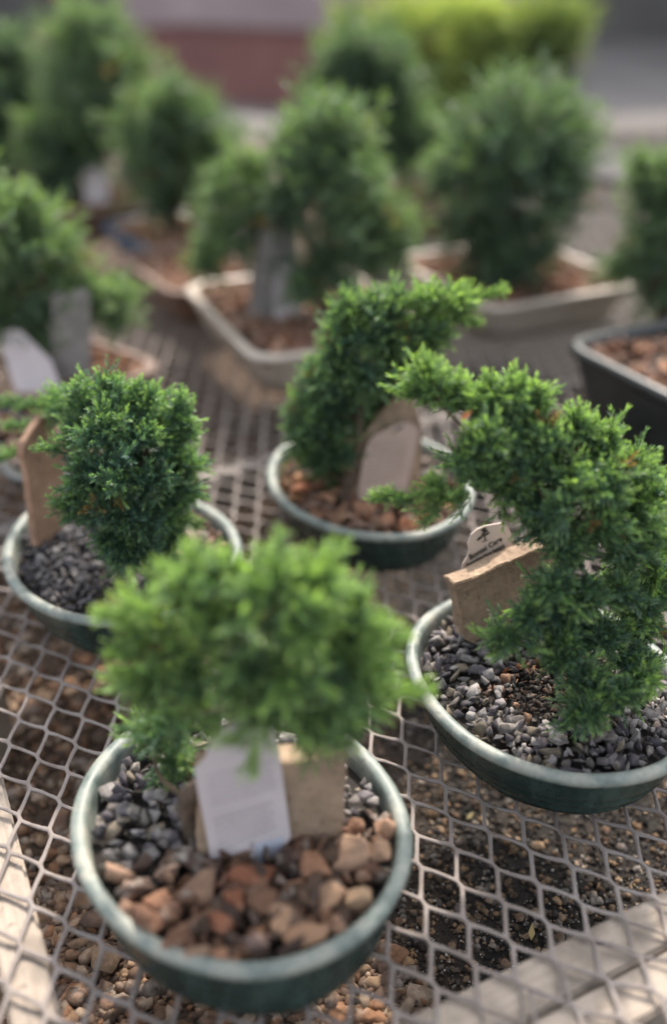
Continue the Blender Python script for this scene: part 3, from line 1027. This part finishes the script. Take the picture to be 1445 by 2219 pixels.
def juniper(label, base, lobes, sprays, lod='fine', blen=.026, dens=1.0, tones=TONES, dead=(), group='junipers in pots', Y=None, trunk_r=.006, back=True, hue0=.45, name='juniper', rs=1.0):
    base = np.asarray(base, float)
    Y0 = base[1] if Y is None else Y
    root = empty(name, base, label, 'bonsai tree', group)
    items, cents = [], []
    rb = lambda s: rng.normal(0, s)
    allp = []
    for L in lobes:
        px, py, r = L[:3]; dy = L[3] if len(L) > 3 else 0; hue = L[4] if len(L) > 4 else hue0  # lower lobes take a low hue: crown shade put into needle colour
        c = onY(px, py, Y0 + dy); rw = r * rs * depth(c) / F
        cents.append((c, rw, hue)); allp.append((c, rw, hue, 1.0))
        if back:                                              # the crown goes on behind, sloping down and away
            rd = (c - CAM) / np.linalg.norm(c - CAM)
            cb = c + rd * 1.3 * rw + np.array([rb(.2) * rw, 0, rb(.1) * rw])
            if cb[2] > base[2] + .6 * rw: allp.append((cb, rw * .92, hue, .6))
    mean = np.mean([c for c, _, _ in cents], axis=0)
    for c, rw, hue, kd in allp:
        n = int(dens * kd * (5 + 19 * (rw / .02) ** 1.6) / 3.4) + 1
        for _ in range(n):
            d = rng.normal(size=3); d /= np.linalg.norm(d)
            out = (c - mean); out = out / (np.linalg.norm(out) + 1e-6)
            d = d + .35 * out + np.array([0, 0, .30]); d /= np.linalg.norm(d)
            th_ = hue + rb(.20)                                   # one tuft: shoots from one twig end
            ts = rng.uniform(.85, 1.2)
            for q_ in range(rng.integers(3, 6)):
                bl = blen * ts * (1.40 if q_ == 0 else rng.uniform(.6, .95))
                st = c + d * max(-1.0 * rw, rw * ((rng.uniform(1.0, 1.25) if rng.uniform() < .6 else rng.uniform(1.3, 1.75)) if q_ == 0 else rng.uniform(.85, 1.15)) - bl * .95) + rng.normal(0, .10 * rw, 3)
                dd = d + rng.normal(0, .08 if q_ == 0 else .42, 3) + np.array([0, 0, .10])
                items.append((st - base, dd, bl * (1 if q_ else 1), 9.0 if rng.uniform() < .010 else th_ + rb(.10)))
    for (ax, ay, bx, by, n, *rest) in sprays:
        dy0 = rest[0] if rest else 0; hue = rest[1] if len(rest) > 1 else .75; dy1 = rest[2] if len(rest) > 2 else dy0
        a = onY(ax, ay, Y0 + dy0); b = onY(bx, by, Y0 + dy1); ab = b - a; Lab = np.linalg.norm(ab)
        for i in range(n):
            t = (i + rng.uniform(0, .6)) / n
            bl = blen * rng.uniform(.7, 1.0) * (1.0 - .2 * t)
            d = ab / Lab + rng.normal(0, .34 * (1 - .6 * t), 3) + np.array([0, 0, .10])
            d /= np.linalg.norm(d)
            s0 = max(0, t * Lab - bl * .3)
            items.append((a + ab / Lab * min(s0, max(0, Lab - bl * .95)) + rng.normal(0, .0015, 3) - base, d, bl, hue + rb(.12)))
    foliage('foliage', items, root, lod, tones)
    # trunk and limbs
    top = mean * .75 + base * .25
    kn = [base - np.array([0, 0, .012]), base * .8 + top * .2 + np.array([rb(.006), rb(.004), .004]), base * .45 + top * .55 + np.array([rb(.009), rb(.005), 0]), top, mean + np.array([rb(.004), 0, .01])]
    sp = spline(kn, 18)
    v, f = tube(sp - base, np.linspace(trunk_r, trunk_r * .35, 18) * (1 + .12 * np.sin(np.arange(18) * 1.9)), 10, .06)
    mesh_np('trunk', v, f, M_bark, root, smooth=True)
    for c, rw, _ in cents[::3 if lod != 'far' else 6]:
        if name == 'juniper' and c[2] < mean[2] + .01 and lod == 'fine': continue      # low shoots leave the stem directly
        i = int(np.clip(np.argmin(np.linalg.norm(sp - c, axis=1)) - 1, 2, 17)); s = sp[i]
        md = (s + c) / 2 + np.array([rb(.004), rb(.004), -.006])
        v, f = tube(spline([s, md, c], 8) - base, np.linspace(trunk_r * .30, trunk_r * .10, 8), 6)
        mesh_np('branch', v, f, M_twig, root, smooth=True)
    return root

# sharp juniper of the right pot
bR = onz(1235, 1490, .05)
juniper('sharp bright juniper with two long side shoots, growing from grey chips in the right pot', bR,
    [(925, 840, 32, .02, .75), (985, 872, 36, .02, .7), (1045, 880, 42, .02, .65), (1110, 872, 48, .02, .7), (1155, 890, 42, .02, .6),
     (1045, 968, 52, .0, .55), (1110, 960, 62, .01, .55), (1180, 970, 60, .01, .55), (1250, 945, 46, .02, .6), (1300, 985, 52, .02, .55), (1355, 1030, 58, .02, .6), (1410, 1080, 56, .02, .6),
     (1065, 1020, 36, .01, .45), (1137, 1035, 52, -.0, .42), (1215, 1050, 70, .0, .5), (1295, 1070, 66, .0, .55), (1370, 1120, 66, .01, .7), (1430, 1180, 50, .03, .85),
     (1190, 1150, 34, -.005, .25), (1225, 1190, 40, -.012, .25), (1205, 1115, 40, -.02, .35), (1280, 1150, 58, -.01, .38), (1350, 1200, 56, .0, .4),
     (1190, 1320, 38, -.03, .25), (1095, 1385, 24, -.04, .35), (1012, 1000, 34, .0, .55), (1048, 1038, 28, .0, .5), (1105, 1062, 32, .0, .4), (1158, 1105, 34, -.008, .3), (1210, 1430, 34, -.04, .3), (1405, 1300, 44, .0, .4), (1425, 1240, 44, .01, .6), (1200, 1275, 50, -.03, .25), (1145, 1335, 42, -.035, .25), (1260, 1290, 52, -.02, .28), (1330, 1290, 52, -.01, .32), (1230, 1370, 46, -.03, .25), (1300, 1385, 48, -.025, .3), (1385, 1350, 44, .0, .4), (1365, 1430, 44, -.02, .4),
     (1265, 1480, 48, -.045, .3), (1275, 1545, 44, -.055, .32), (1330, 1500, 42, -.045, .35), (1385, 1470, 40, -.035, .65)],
    [(990, 865, 866, 850, 20, .02, .85), (950, 850, 903, 770, 11, .02, .85), (1000, 870, 965, 798, 8, .02, .85), (910, 850, 885, 800, 6, .02, .8), (1060, 870, 1060, 815, 9, .02, .8), (1120, 870, 1130, 815, 9, .02, .8), (1150, 880, 1170, 825, 9, .02, .8),
     (1250, 940, 1245, 880, 9, .02, .75), (1310, 980, 1312, 915, 9, .02, .75), (1370, 1030, 1372, 970, 9, .02, .7),
     (1020, 1075, 803, 1080, 34, -.015, .8), (960, 1075, 922, 1030, 10, -.015, .85), (890, 1085, 820, 1068, 4, -.015, .9), (960, 1085, 912, 1142, 8, -.015, .7), (1010, 1080, 980, 1115, 3, -.01, .6),
     (1130, 1370, 1055, 1392, 9, -.04, .35), (1240, 1440, 1175, 1420, 5, -.04, .3), (1260, 1560, 1210, 1545, 4, -.055, .4), (1060, 960, 990, 960, 5, .0, .6), (1060, 1040, 1000, 1020, 4, -.01, .6)],
    blen=.0215, dens=1.5, rs=1.1, trunk_r=.0065)

# blurred bright juniper of the front pot
bF = onz(425, 1800, .048)
juniper('bushy light green juniper out of focus in the nearest pot, behind the lilac tag', bF,
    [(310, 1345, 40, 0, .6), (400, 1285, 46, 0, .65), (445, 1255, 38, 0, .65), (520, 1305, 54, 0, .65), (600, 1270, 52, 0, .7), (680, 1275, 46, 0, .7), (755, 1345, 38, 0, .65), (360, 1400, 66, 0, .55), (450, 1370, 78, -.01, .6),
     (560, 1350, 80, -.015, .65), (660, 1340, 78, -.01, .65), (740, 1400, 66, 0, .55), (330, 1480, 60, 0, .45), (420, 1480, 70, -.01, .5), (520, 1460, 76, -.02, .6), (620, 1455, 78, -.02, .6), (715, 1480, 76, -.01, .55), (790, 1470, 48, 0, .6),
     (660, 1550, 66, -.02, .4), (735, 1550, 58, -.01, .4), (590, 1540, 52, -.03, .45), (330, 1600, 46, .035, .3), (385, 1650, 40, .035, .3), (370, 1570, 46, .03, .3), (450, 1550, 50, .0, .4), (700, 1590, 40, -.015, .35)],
    [(330, 1350, 208, 1314, 13, -.01, .85), (300, 1340, 250, 1295, 3, 0, .8), (430, 1280, 412, 1165, 9, 0, .85), (600, 1275, 605, 1150, 8, 0, .8), (690, 1280, 742, 1178, 9, 0, .85), (760, 1345, 780, 1270, 7, 0, .8), (750, 1430, 898, 1384, 13, -.01, .8),
     (770, 1500, 940, 1500, 16, -.01, .9), (800, 1520, 850, 1555, 4, 0, .75), (320, 1490, 228, 1462, 9, -.01, .85), (350, 1560, 250, 1590, 6, .03, .4), (560, 1560, 538, 1690, 7, -.045, .95, -.05), (545, 1600, 485, 1610, 4, -.045, .95), (640, 1590, 700, 1610, 3, -.02, .9), (520, 1290, 490, 1195, 7, 0, .8), (380, 1310, 350, 1215, 8, 0, .8), (545, 1300, 560, 1185, 8, -.01, .85), (470, 1290, 458, 1195, 7, 0, .8), (655, 1290, 668, 1190, 8, 0, .8), (320, 1420, 228, 1395, 8, -.01, .75), (770, 1390, 852, 1335, 8, -.01, .8), (780, 1450, 868, 1440, 8, -.01, .8), (640, 1560, 660, 1640, 5, -.03, .8), (360, 1640, 330, 1720, 6, .035, .4)],
    blen=.0225, dens=1.25, rs=1.03, lod='mid', trunk_r=.007, hue0=.6, tones=TONES_L)

# juniper of the left pot
bL = onz(290, 1250, .05)
juniper('rounded blue green juniper in the left pot beside the edge-on reddish slab', bL,
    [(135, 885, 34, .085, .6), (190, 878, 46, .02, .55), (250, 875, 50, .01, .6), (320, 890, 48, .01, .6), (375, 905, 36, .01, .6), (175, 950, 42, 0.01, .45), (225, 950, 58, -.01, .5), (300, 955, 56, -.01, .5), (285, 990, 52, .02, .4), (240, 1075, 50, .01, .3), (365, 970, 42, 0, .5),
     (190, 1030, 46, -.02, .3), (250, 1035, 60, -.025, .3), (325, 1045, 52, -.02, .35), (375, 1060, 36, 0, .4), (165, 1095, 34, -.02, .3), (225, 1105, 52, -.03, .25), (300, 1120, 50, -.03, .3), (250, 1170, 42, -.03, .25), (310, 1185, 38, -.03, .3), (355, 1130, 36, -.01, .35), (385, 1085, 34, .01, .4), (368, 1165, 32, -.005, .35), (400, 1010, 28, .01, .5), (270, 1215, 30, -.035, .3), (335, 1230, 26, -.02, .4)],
    [(140, 880, -10, 872, 24, .09, .75), (125, 905, 10, 930, 20, .10, .8), (80, 975, -15, 995, 18, .11, .9), (380, 900, 404, 842, 9, .01, .75), (380, 930, 432, 935, 8, .0, .7), (250, 870, 245, 806, 8, .01, .7), (180, 880, 170, 815, 8, .01, .7), (300, 880, 300, 818, 8, .01, .7),
     (370, 1130, 445, 1140, 10, .02, .75), (400, 1080, 418, 1075, 2, .01, .6), (150, 1100, 105, 1092, 4, -.02, .45), (160, 980, 75, 975, 8, -.01, .6), (345, 1220, 375, 1170, 4, .0, .5)],
    blen=.022, dens=1.6, rs=1.12, lod='fine', tones=TONES_BLUE)

# juniper of the middle pot
bM = onz(735, 1070, .05)
juniper('dark windswept juniper leaning right over the pointed slab in the middle pot', bM,
    [(745, 680, 40, .0, .55), (800, 672, 40, .0, .55), (860, 670, 40, .0, .6), (925, 668, 40, .0, .65), (985, 662, 34, .0, .7), (740, 745, 50, .0, .4), (815, 740, 54, .0, .45), (885, 735, 42, .0, .5), (945, 725, 28, .0, .6), (735, 815, 50, .0, .3), (800, 815, 50, -.01, .3), (852, 792, 46, .01, .35), (885, 770, 36, .01, .4), (825, 850, 38, .035, .3), (920, 745, 30, .0, .5),
     (715, 890, 50, .0, .25), (770, 885, 46, .03, .25), (655, 880, 30, .02, .4), (665, 950, 42, .0, .25), (720, 960, 46, .02, .2), (725, 1015, 34, .02, .2), (690, 1005, 32, .0, .25), (790, 905, 30, .04, .25), (745, 885, 40, -.004, .2), (735, 985, 30, -.004, .2), (700, 830, 40, .01, .3)],
    [(970, 668, 1098, 628, 22, .0, .85), (950, 690, 1045, 700, 12, .0, .8), (940, 720, 960, 765, 4, .0, .7), (900, 740, 920, 790, 3, .0, .6), (745, 680, 742, 618, 4, .01, .6), (655, 880, 640, 800, 4, .02, .5), (820, 670, 830, 630, 3, .0, .7), (655, 940, 608, 930, 4, .0, .4)],
    blen=.024, dens=1.4, lod='mid', rs=1.2)

# brown dead sprig and fallen leaves
def leaf(p, L, col, label, yaw, tilt=.2):
    bm = bmesh.new()
    vs = [(0, 0, 0), (L * .35, L * .22, .001), (L, 0, .002), (L * .4, -L * .2, 0.0005)]
    bm.faces.new([bm.verts.new(v) for v in vs])
    r = bmesh.ops.extrude_face_region(bm, geom=bm.faces[:])
    for x in r['geom']:
        if isinstance(x, bmesh.types.BMVert): x.co.z += .0004
    bmesh.ops.recalc_face_normals(bm, faces=bm.faces[:])
    m = simple('dry_leaf', tuple(c * .8 for c in col), col, 300, .8, .3)
    o = mesh_bm('dry_leaf', bm, m)
    o.location = tuple(p); o.rotation_euler = (tilt, -tilt, yaw)
    tag(o, label, 'leaf')
leaf(onY(998, 910, bR[1] - .012), .008, (.42, .13, .04), 'tiny rusty dead leaf caught in the top of the sharp juniper', .3, .5)
leaf(onz(1010, 1775, GZ + .004), .008, (.42, .34, .16), 'pale straw leaf scrap on the dark soil right of the front pot', .6)
leaf(onz(1150, 2038, GZ + .004), .012, (.32, .24, .10), 'yellow brown leaf on the soil beside the right timber rail', 1.4)
leaf(onz(1055, 1790, GZ + .004), .010, (.34, .26, .19), 'beige dry leaf on the soil under the right pot', 2.0)

# ------------------------------------------------------------------ blurred pots and trees behind
def trough(rim_corner, udeg, L, W, H, mat, label, name='bonsai_trough', cat='bonsai pot', group=None, taper=.012, filln=260, fillcol=BROWN, rimw=.010, fill_label='brown gravel in the trough', fsize=.011):
    c0 = np.array(rim_corner, float)
    a = R(udeg); U = np.array([math.cos(a), math.sin(a), 0]); V_ = np.array([math.cos(a - R(90)), math.sin(a - R(90)), 0])
    ctr = c0 + U * L / 2 + V_ * W / 2
    z0 = c0[2] - H
    root = empty(name, (ctr[0], ctr[1], z0), label, cat, group, rot=a)
    def rect(l, w_, r=.035, n=5):
        p = []
        for sx, sy, st in ((1, 1, 0), (-1, 1, 90), (-1, -1, 180), (1, -1, 270)):
            for k in range(n):
                t = R(st + 90 * k / (n - 1)); p.append((sx * (l / 2 - r) + r * math.cos(t), sy * (w_ / 2 - r) + r * math.sin(t)))
        return np.array(p)
    prof = [(taper * 2 + .01, 0), (taper * 2, .004), (taper * 1.2, H * .4), (taper * .5, H * .8), (taper * .35, H * .86), (.0, H * .88), (-.001, H * .95), (.001, H * .985), (.003, H), (rimw - .002, H), (rimw, H * .98), (rimw + .001, H * .86), (rimw + .004, H * .6)]
    vs = [np.c_[rect(L - 2 * o, W - 2 * o), np.full(20, z)] for o, z in prof]
    n = 20
    f = [(k * n + j, k * n + (j + 1) % n, (k + 1) * n + (j + 1) % n, (k + 1) * n + j) for k in range(len(prof) - 1) for j in range(n)]
    body = mesh_np('body', np.concatenate(vs), [np.array(f)], mat, root, smooth=False)
    acc = MeshAcc()
    zf_ = z0 + H * .84
    q = rect(L - 2 * rimw - .002, W - 2 * rimw - .002)
    pts = np.c_[q[:, 0:1] * U[:2] + q[:, 1:2] * (-V_[:2]) + ctr[:2], np.full(n, zf_ - .004)]
    acc.add(np.vstack([pts, [[ctr[0], ctr[1], zf_]]]), [np.array([(j, (j + 1) % n, n) for j in range(n)])], np.array([.03, .02, .015]))
    pos = ctr + rng.uniform(-.5, .5, (filln, 1)) * (L - 2 * rimw - .014) * U + rng.uniform(-.5, .5, (filln, 1)) * (W - 2 * rimw - .014) * V_
    pos[:, 2] = zf_ + rng.uniform(-.002, .004, filln)
    scatter(acc, CHIPS, pos, rng.uniform(.5, .9, filln) * fsize, palette(filln, fillcol) * 1.1)
    tag(acc.build('gravel', M_chip), fill_label, 'gravel', kind='stuff')
    return root, ctr, zf_
M_white = simple('cream_glaze', (.37, .315, .26), (.48, .415, .35), 30, .35, .15)
M_black = simple('black_glaze', (.012, .014, .014), (.03, .034, .034), 30, .35, .2)
M_blue = simple('blue_glaze', (.02, .05, .09), (.04, .085, .14), 30, .3, .2)
M_clay = simple('brown_clay', (.10, .06, .045), (.17, .105, .075), 30, .7, .3)
M_terra = simple('red_clay', (.14, .062, .058), (.20, .09, .082), 4, .8, .3)

TG = 'rectangular pots on the bench behind'
_, c1, z1 = trough(onz(553, 782, .062), 113, .32, .25, .062, M_white, 'cream rectangular pot with a grey pointed stone, left of the middle tree', group=TG, fill_label='brown gravel in the left cream pot', filln=700, fsize=.013)
_, c2, z2 = trough(onz(1060, 672, .062), 116, .28, .26, .062, M_white, 'cream rectangular pot holding the dark bushy tree at upper right', group=TG, fill_label='brown gravel in the right cream pot', filln=700, fsize=.014)
_, c3, z3 = trough(onz(1208, 735, .095), 27, .30, .36, .095, M_black, 'black rectangular pot filled with brown gravel at the right edge', group=TG, fill_label='brown gravel in the black pot', filln=700, fsize=.013)
_, c4, z4 = trough(onz(205, 850, .05), 140, .24, .11, .05, M_clay, 'brown pot of the large bright tree at the left edge', group=TG, fill_label='brown gravel in the pot at the left edge', filln=400)
_, c5, z5 = trough(onz(330, 545, .05), 125, .22, .22, .055, M_blue, 'dark blue pot between the blurred trees at left', group=TG, fill_label='orange gravel in the blue pot', filln=400, fillcol=[(.36, .2, .12), (.3, .17, .1)])
_, c6, z6 = trough(onz(375, 640, .055), 120, .24, .16, .06, M_clay, 'brown clay pot left of the cream pot', group=TG, fill_label='brown gravel in the clay pot', filln=400)
_, c7, z7 = trough(onz(120, 470, .06), 120, .26, .26, .06, M_clay, 'brown pot at far left under a blurred tree', group=TG, fill_label='brown gravel in the far left pot', filln=300)
_, c8, z8 = trough(onz(830, 470, .06), 116, .28, .22, .06, M_clay, 'brown pot behind the left cream pot', group=TG, fill_label='brown gravel in the pot behind', filln=300)
_, c9, z9 = trough(onz(25, 1055, .05), 118, .20, .16, .05, M_black, 'black pot peeking out at the left edge behind the left pot', group=TG, fill_label='brown and grey gravel in the black pot at the left edge', filln=300, fillcol=BROWN + GREYL)

GB = 'blurred junipers behind'
kw = dict(rs=1.25, lod='far', back=True, tones=TONES_HAZE, group=GB, trunk_r=.009)
def at(px, py, z=.05): return onz(px, py, z)
p = at(60, 800); juniper('large bright green tree cut off by the left edge', p,
    [(20, 465, 60, 0, .7), (95, 490, 62, 0, .7), (40, 545, 70, -.01, .65), (125, 560, 58, 0, .7), (60, 630, 70, -.01, .5), (140, 625, 46, 0, .6), (30, 700, 60, 0, .4), (90, 700, 46, -.01, .45), (200, 650, 34, 0, .7), (260, 640, 34, 0, .75), (255, 690, 32, 0, .75), (95, 745, 26, -.02, .75), (-40, 600, 70, 0, .5), (-50, 500, 70, 0, .6)], [(200, 650, 300, 620, 6, 0, .8), (240, 690, 320, 690, 4, 0, .8)], blen=.036, dens=.8, **kw)
p = at(690, 700); juniper('tall green tree rising from the left cream pot behind the grey pointed stone', p,
    [(700, 300, 66, 0, .6), (640, 350, 62, 0, .6), (750, 350, 68, 0, .55), (680, 420, 76, 0, .4), (770, 430, 72, 0, .45), (630, 450, 60, .01, .4), (740, 510, 74, -.01, .35), (820, 490, 54, 0, .5), (850, 545, 40, 0, .5), (700, 580, 56, -.02, .35), (545, 395, 50, .02, .7), (490, 420, 44, .03, .7), (560, 480, 54, .03, .45), (500, 520, 54, .03, .45), (455, 565, 36, .03, .6), (660, 620, 36, -.04, .5), (790, 570, 36, -.01, .5)], [], blen=.038, dens=.8, **kw)
p = at(1090, 620); juniper('dark bushy tree in the right cream pot', p,
    [(1090, 290, 80, 0, .3), (1180, 290, 76, 0, .35), (1030, 350, 66, 0, .3), (1120, 370, 90, 0, .2), (1205, 370, 66, 0, .3), (1060, 440, 76, 0, .2), (1150, 450, 84, -.01, .2), (1030, 510, 60, 0, .2), (1110, 530, 76, -.01, .15), (1080, 580, 50, -.01, .2), (960, 400, 40, .03, .5)], [], blen=.040, dens=.8, **kw)
p = at(1430, 700); juniper('green tree cut off by the right edge above the black pot', p,
    [(1405, 390, 48, 0, .7), (1450, 420, 60, 0, .6), (1420, 480, 56, 0, .5), (1460, 530, 70, 0, .4), (1400, 570, 50, 0, .5), (1440, 620, 62, 0, .35), (1350, 580, 34, 0, .6), (1500, 460, 70, 0, .5), (1500, 600, 80, 0, .4)], [(1400, 380, 1380, 340, 4, 0, .8)], blen=.036, dens=.8, **kw)
p = at(370, 500); juniper('blurred round tree behind the blue pot', p,
    [(385, 240, 56, 0, .6), (330, 285, 60, 0, .5), (410, 300, 64, 0, .45), (350, 350, 66, 0, .3), (440, 340, 50, 0, .7), (400, 390, 62, 0, .3), (350, 420, 46, 0, .25), (470, 380, 40, 0, .8)], [], blen=.045, dens=.75, **kw)
p = at(150, 440); juniper('tall hazy tree far left, tallest of the blurred row', p,
    [(190, 110, 70, 0, .6), (240, 170, 70, 0, .55), (180, 200, 76, 0, .45), (250, 240, 66, 0, .4), (170, 280, 70, 0, .35), (120, 330, 56, 0, .3), (140, 380, 50, 0, .25), (90, 290, 44, 0, .6), (200, 300, 40, 0, .85)], [], blen=.052, dens=.75, **kw)
p = at(20, 400); juniper('dark hazy tree at the far left edge', p,
    [(20, 150, 60, 0, .3), (-20, 200, 70, 0, .25), (40, 230, 50, 0, .3), (10, 280, 50, 0, .6), (0, 330, 50, 0, .3)], [], blen=.052, dens=.75, **kw)
p = at(830, 440); juniper('dark hazy tree behind the tall green tree', p,
    [(770, 145, 60, 0, .3), (830, 150, 50, 0, .35), (740, 200, 56, 0, .3), (820, 215, 66, 0, .3), (790, 270, 60, 0, .3), (880, 280, 56, 0, .6), (860, 340, 50, 0, .5), (930, 310, 40, 0, .65), (680, 220, 36, 0, .4)], [], blen=.050, dens=.75, **kw)
kw2 = dict(kw); kw2.pop('tones'); kw2['group'] = 'shrubs beyond the bench'
p = onz(960, 330, GZ); juniper('bright yellow green shrub glowing beyond the bench', p,
    [(850, 90, 70, 0, .5), (930, 90, 84, 0, .7), (1010, 90, 80, 0, .7), (1080, 90, 70, 0, .5), (1140, 90, 60, 0, .3), (950, 160, 76, 0, .7), (870, 150, 60, 0, .4), (1030, 170, 66, 0, .4), (990, 230, 60, 0, .1), (920, 220, 56, 0, .2), (800, 110, 40, 0, .2), (1200, 60, 60, 0, .2), (760, 80, 46, 0, .25), (1100, 160, 60, 0, .15), (860, 200, 50, 0, .1), (1200, 120, 50, 0, .1)], [], blen=.095, dens=.34, tones=TONES_Y, name='golden_shrub', **dict(kw2, rs=1.08))
bpy.data.objects['golden_shrub']['category'] = 'shrub'

# stones and tags among the blurred pots
pl = Plane(onz(580, 700, .05), 20, 4)
slab(pl, [(545, 705), (552, 620), (565, 530), (580, 440), (600, 430), (628, 440), (640, 480), (645, 560), (648, 640), (650, 705)], .022, M_slab_grey, 'tall grey pointed stone standing in the left cream pot')
pl = Plane(onz(150, 830, .045), 15, 2)
slab(pl, [(110, 850), (112, 640), (195, 632), (200, 850)], .02, M_slab_grey, 'square grey stone under the bright tree at the left edge')
def blank_tag(pl, pts, label):
    r = bpy.data.objects.new('care_tag', None); r.empty_display_size = .02
    COL.objects.link(r); r.matrix_world = pl.mat(); tag(r, label, 'plant tag')
    mesh_bm('card', prism([pl.loc(*p) for p in pts], -.001, 0), M_card, r)
blank_tag(Plane(onz(625, 700, .05), 20, 8), [(596, 690), (592, 620), (606, 575), (640, 568), (662, 590), (655, 690)], 'white blurred tag leaning on the tall grey pointed stone')
blank_tag(Plane(onz(70, 850, .045), -20, 14), [(35, 850), (0, 740), (10, 715), (45, 715), (110, 780), (135, 850)], 'large white tag hanging crooked at the left edge')
blank_tag(Plane(onz(210, 440, .06), 10, 10), [(185, 440), (182, 370), (210, 355), (238, 370), (235, 440)], 'white blurred tag in front of the tall hazy tree')
blank_tag(Plane(onz(460, 520, .05), 10, 6), [(436, 520), (432, 455), (460, 440), (488, 455), (484, 520)], 'small white tag left of the tall green tree')
pl = Plane(onz(1340, 400, .04), 12, 50)
slab(pl, [(1262, 372), (1262, 330), (1330, 318), (1400, 335), (1412, 372), (1340, 392)], .03, M_slab_grey, 'pale grey flat stone behind the dark bushy tree')

# ------------------------------------------------------------------ beyond the bench
def boxthing(name, ctr, size, rotz, mat, label, cat, parts=()):
    r = empty(name, (ctr[0], ctr[1], ctr[2] - size[2] / 2), label, cat, rot=rotz)
    def bx(n, off, s, m, bev=.01):
        bm = bmesh.new(); bmesh.ops.create_cube(bm, size=1)
        for v in bm.verts: v.co = (v.co.x * s[0] + off[0], v.co.y * s[1] + off[1], v.co.z * s[2] + off[2])
        bmesh.ops.bevel(bm, geom=bm.edges[:], offset=bev, segments=2, affect='EDGES')
        return mesh_bm(n, bm, m, r)
    return r, bx
# long red clay trough
q = onz(520, 232, GZ)
r, bx = boxthing('clay_trough', (q[0] - .02, q[1] + .2, GZ + .11), (.8, .3, .22), R(-26), M_terra, 'long dull red clay trough on the paving beyond the bench', 'planter')
bx('front_panel', (0, -.14, .125), (.80, .02, .25), M_terra); bx('back_panel', (0, .14, .125), (.80, .02, .25), M_terra)
bx('side_panel', (-.39, 0, .125), (.02, .256, .25), M_terra); bx('side_panel', (.39, 0, .125), (.02, .256, .25), M_terra)
bx('soil', (0, 0, .08), (.756, .256, .16), M_soil)
# dark grey planter boxes at upper right
M_dark = simple('dark_grey_timber', (.07, .066, .066), (.12, .112, .112), 14, .85, .4)
M_mauve = simple('mauve_grey_timber', (.05, .044, .044), (.08, .07, .07), 14, .85, .4)
q = onz(1420, 330, GZ)
r, bx = boxthing('planter_box', (q[0] + .1, q[1] + .3, 0), (1, .4, .5), R(18), M_dark, 'dark grey planter box with a mauve top board at upper right', 'planter')
for k in range(2): bx('board', (0, -.2, .045 + .08 * k), (1.0, .03, .075), M_dark)
bx('side_panel', (-.485, 0, .085), (.03, .36, .165), M_dark); bx('side_panel', (.485, 0, .085), (.03, .36, .165), M_dark)
bx('top_board', (0, -.04, .185), (1.06, .36, .03), M_mauve)
# building
M_wall = simple('mauve_render', (.27, .205, .205), (.36, .285, .285), 3, .9, .3, .004)
M_door = simple('blue_grey_paint', (.10, .115, .14), (.15, .165, .19), 6, .6, .1)
M_cream = simple('cream_paint', (.70, .62, .52), (.80, .72, .60), 5, .7, .1)
M_dkwall = simple('charcoal_render', (.06, .056, .054), (.10, .093, .09), 4, .9, .2)
WY = 6.8
r = empty('building', (0, WY, GZ), 'mauve grey building with blue grey doors behind the bench', 'building')
def wbx(n, x0, x1, y0, y1, z0, z1, m, par=r):
    bm = bmesh.new(); bmesh.ops.create_cube(bm, size=1)
    for v in bm.verts: v.co = ((x0 + x1) / 2 + v.co.x * (x1 - x0), (y0 + y1) / 2 + v.co.y * (y1 - y0) - WY * (par is r), (z0 + z1) / 2 + v.co.z * (z1 - z0) - GZ * (par is r))
    return mesh_bm(n, bm, m, par)
wl = wbx('wall', -9, 9, WY, WY + .3, GZ, 3.2, M_wall)
def X(px): return (px - 722.5) / F * WY * 1.13
d = wbx('door', X(90), X(330), WY - .05, WY - .003, GZ + .02 + .27, 2.1, M_door)
wbx('doorstep', X(80), X(340), WY - .12, WY - .003, GZ + .02, GZ + .28, M_dkwall)
wbx('pillar', X(-200), X(40), WY - .10, WY - .003, GZ, 3.0, M_cream)
wbx('charcoal_wall', X(1080), X(1900), WY - .16, WY - .003, GZ, 3.0, M_dkwall)
#wbx('drainpipe', X(560), X(600), WY - .12, WY - .003, GZ, 3.1, M_clay)
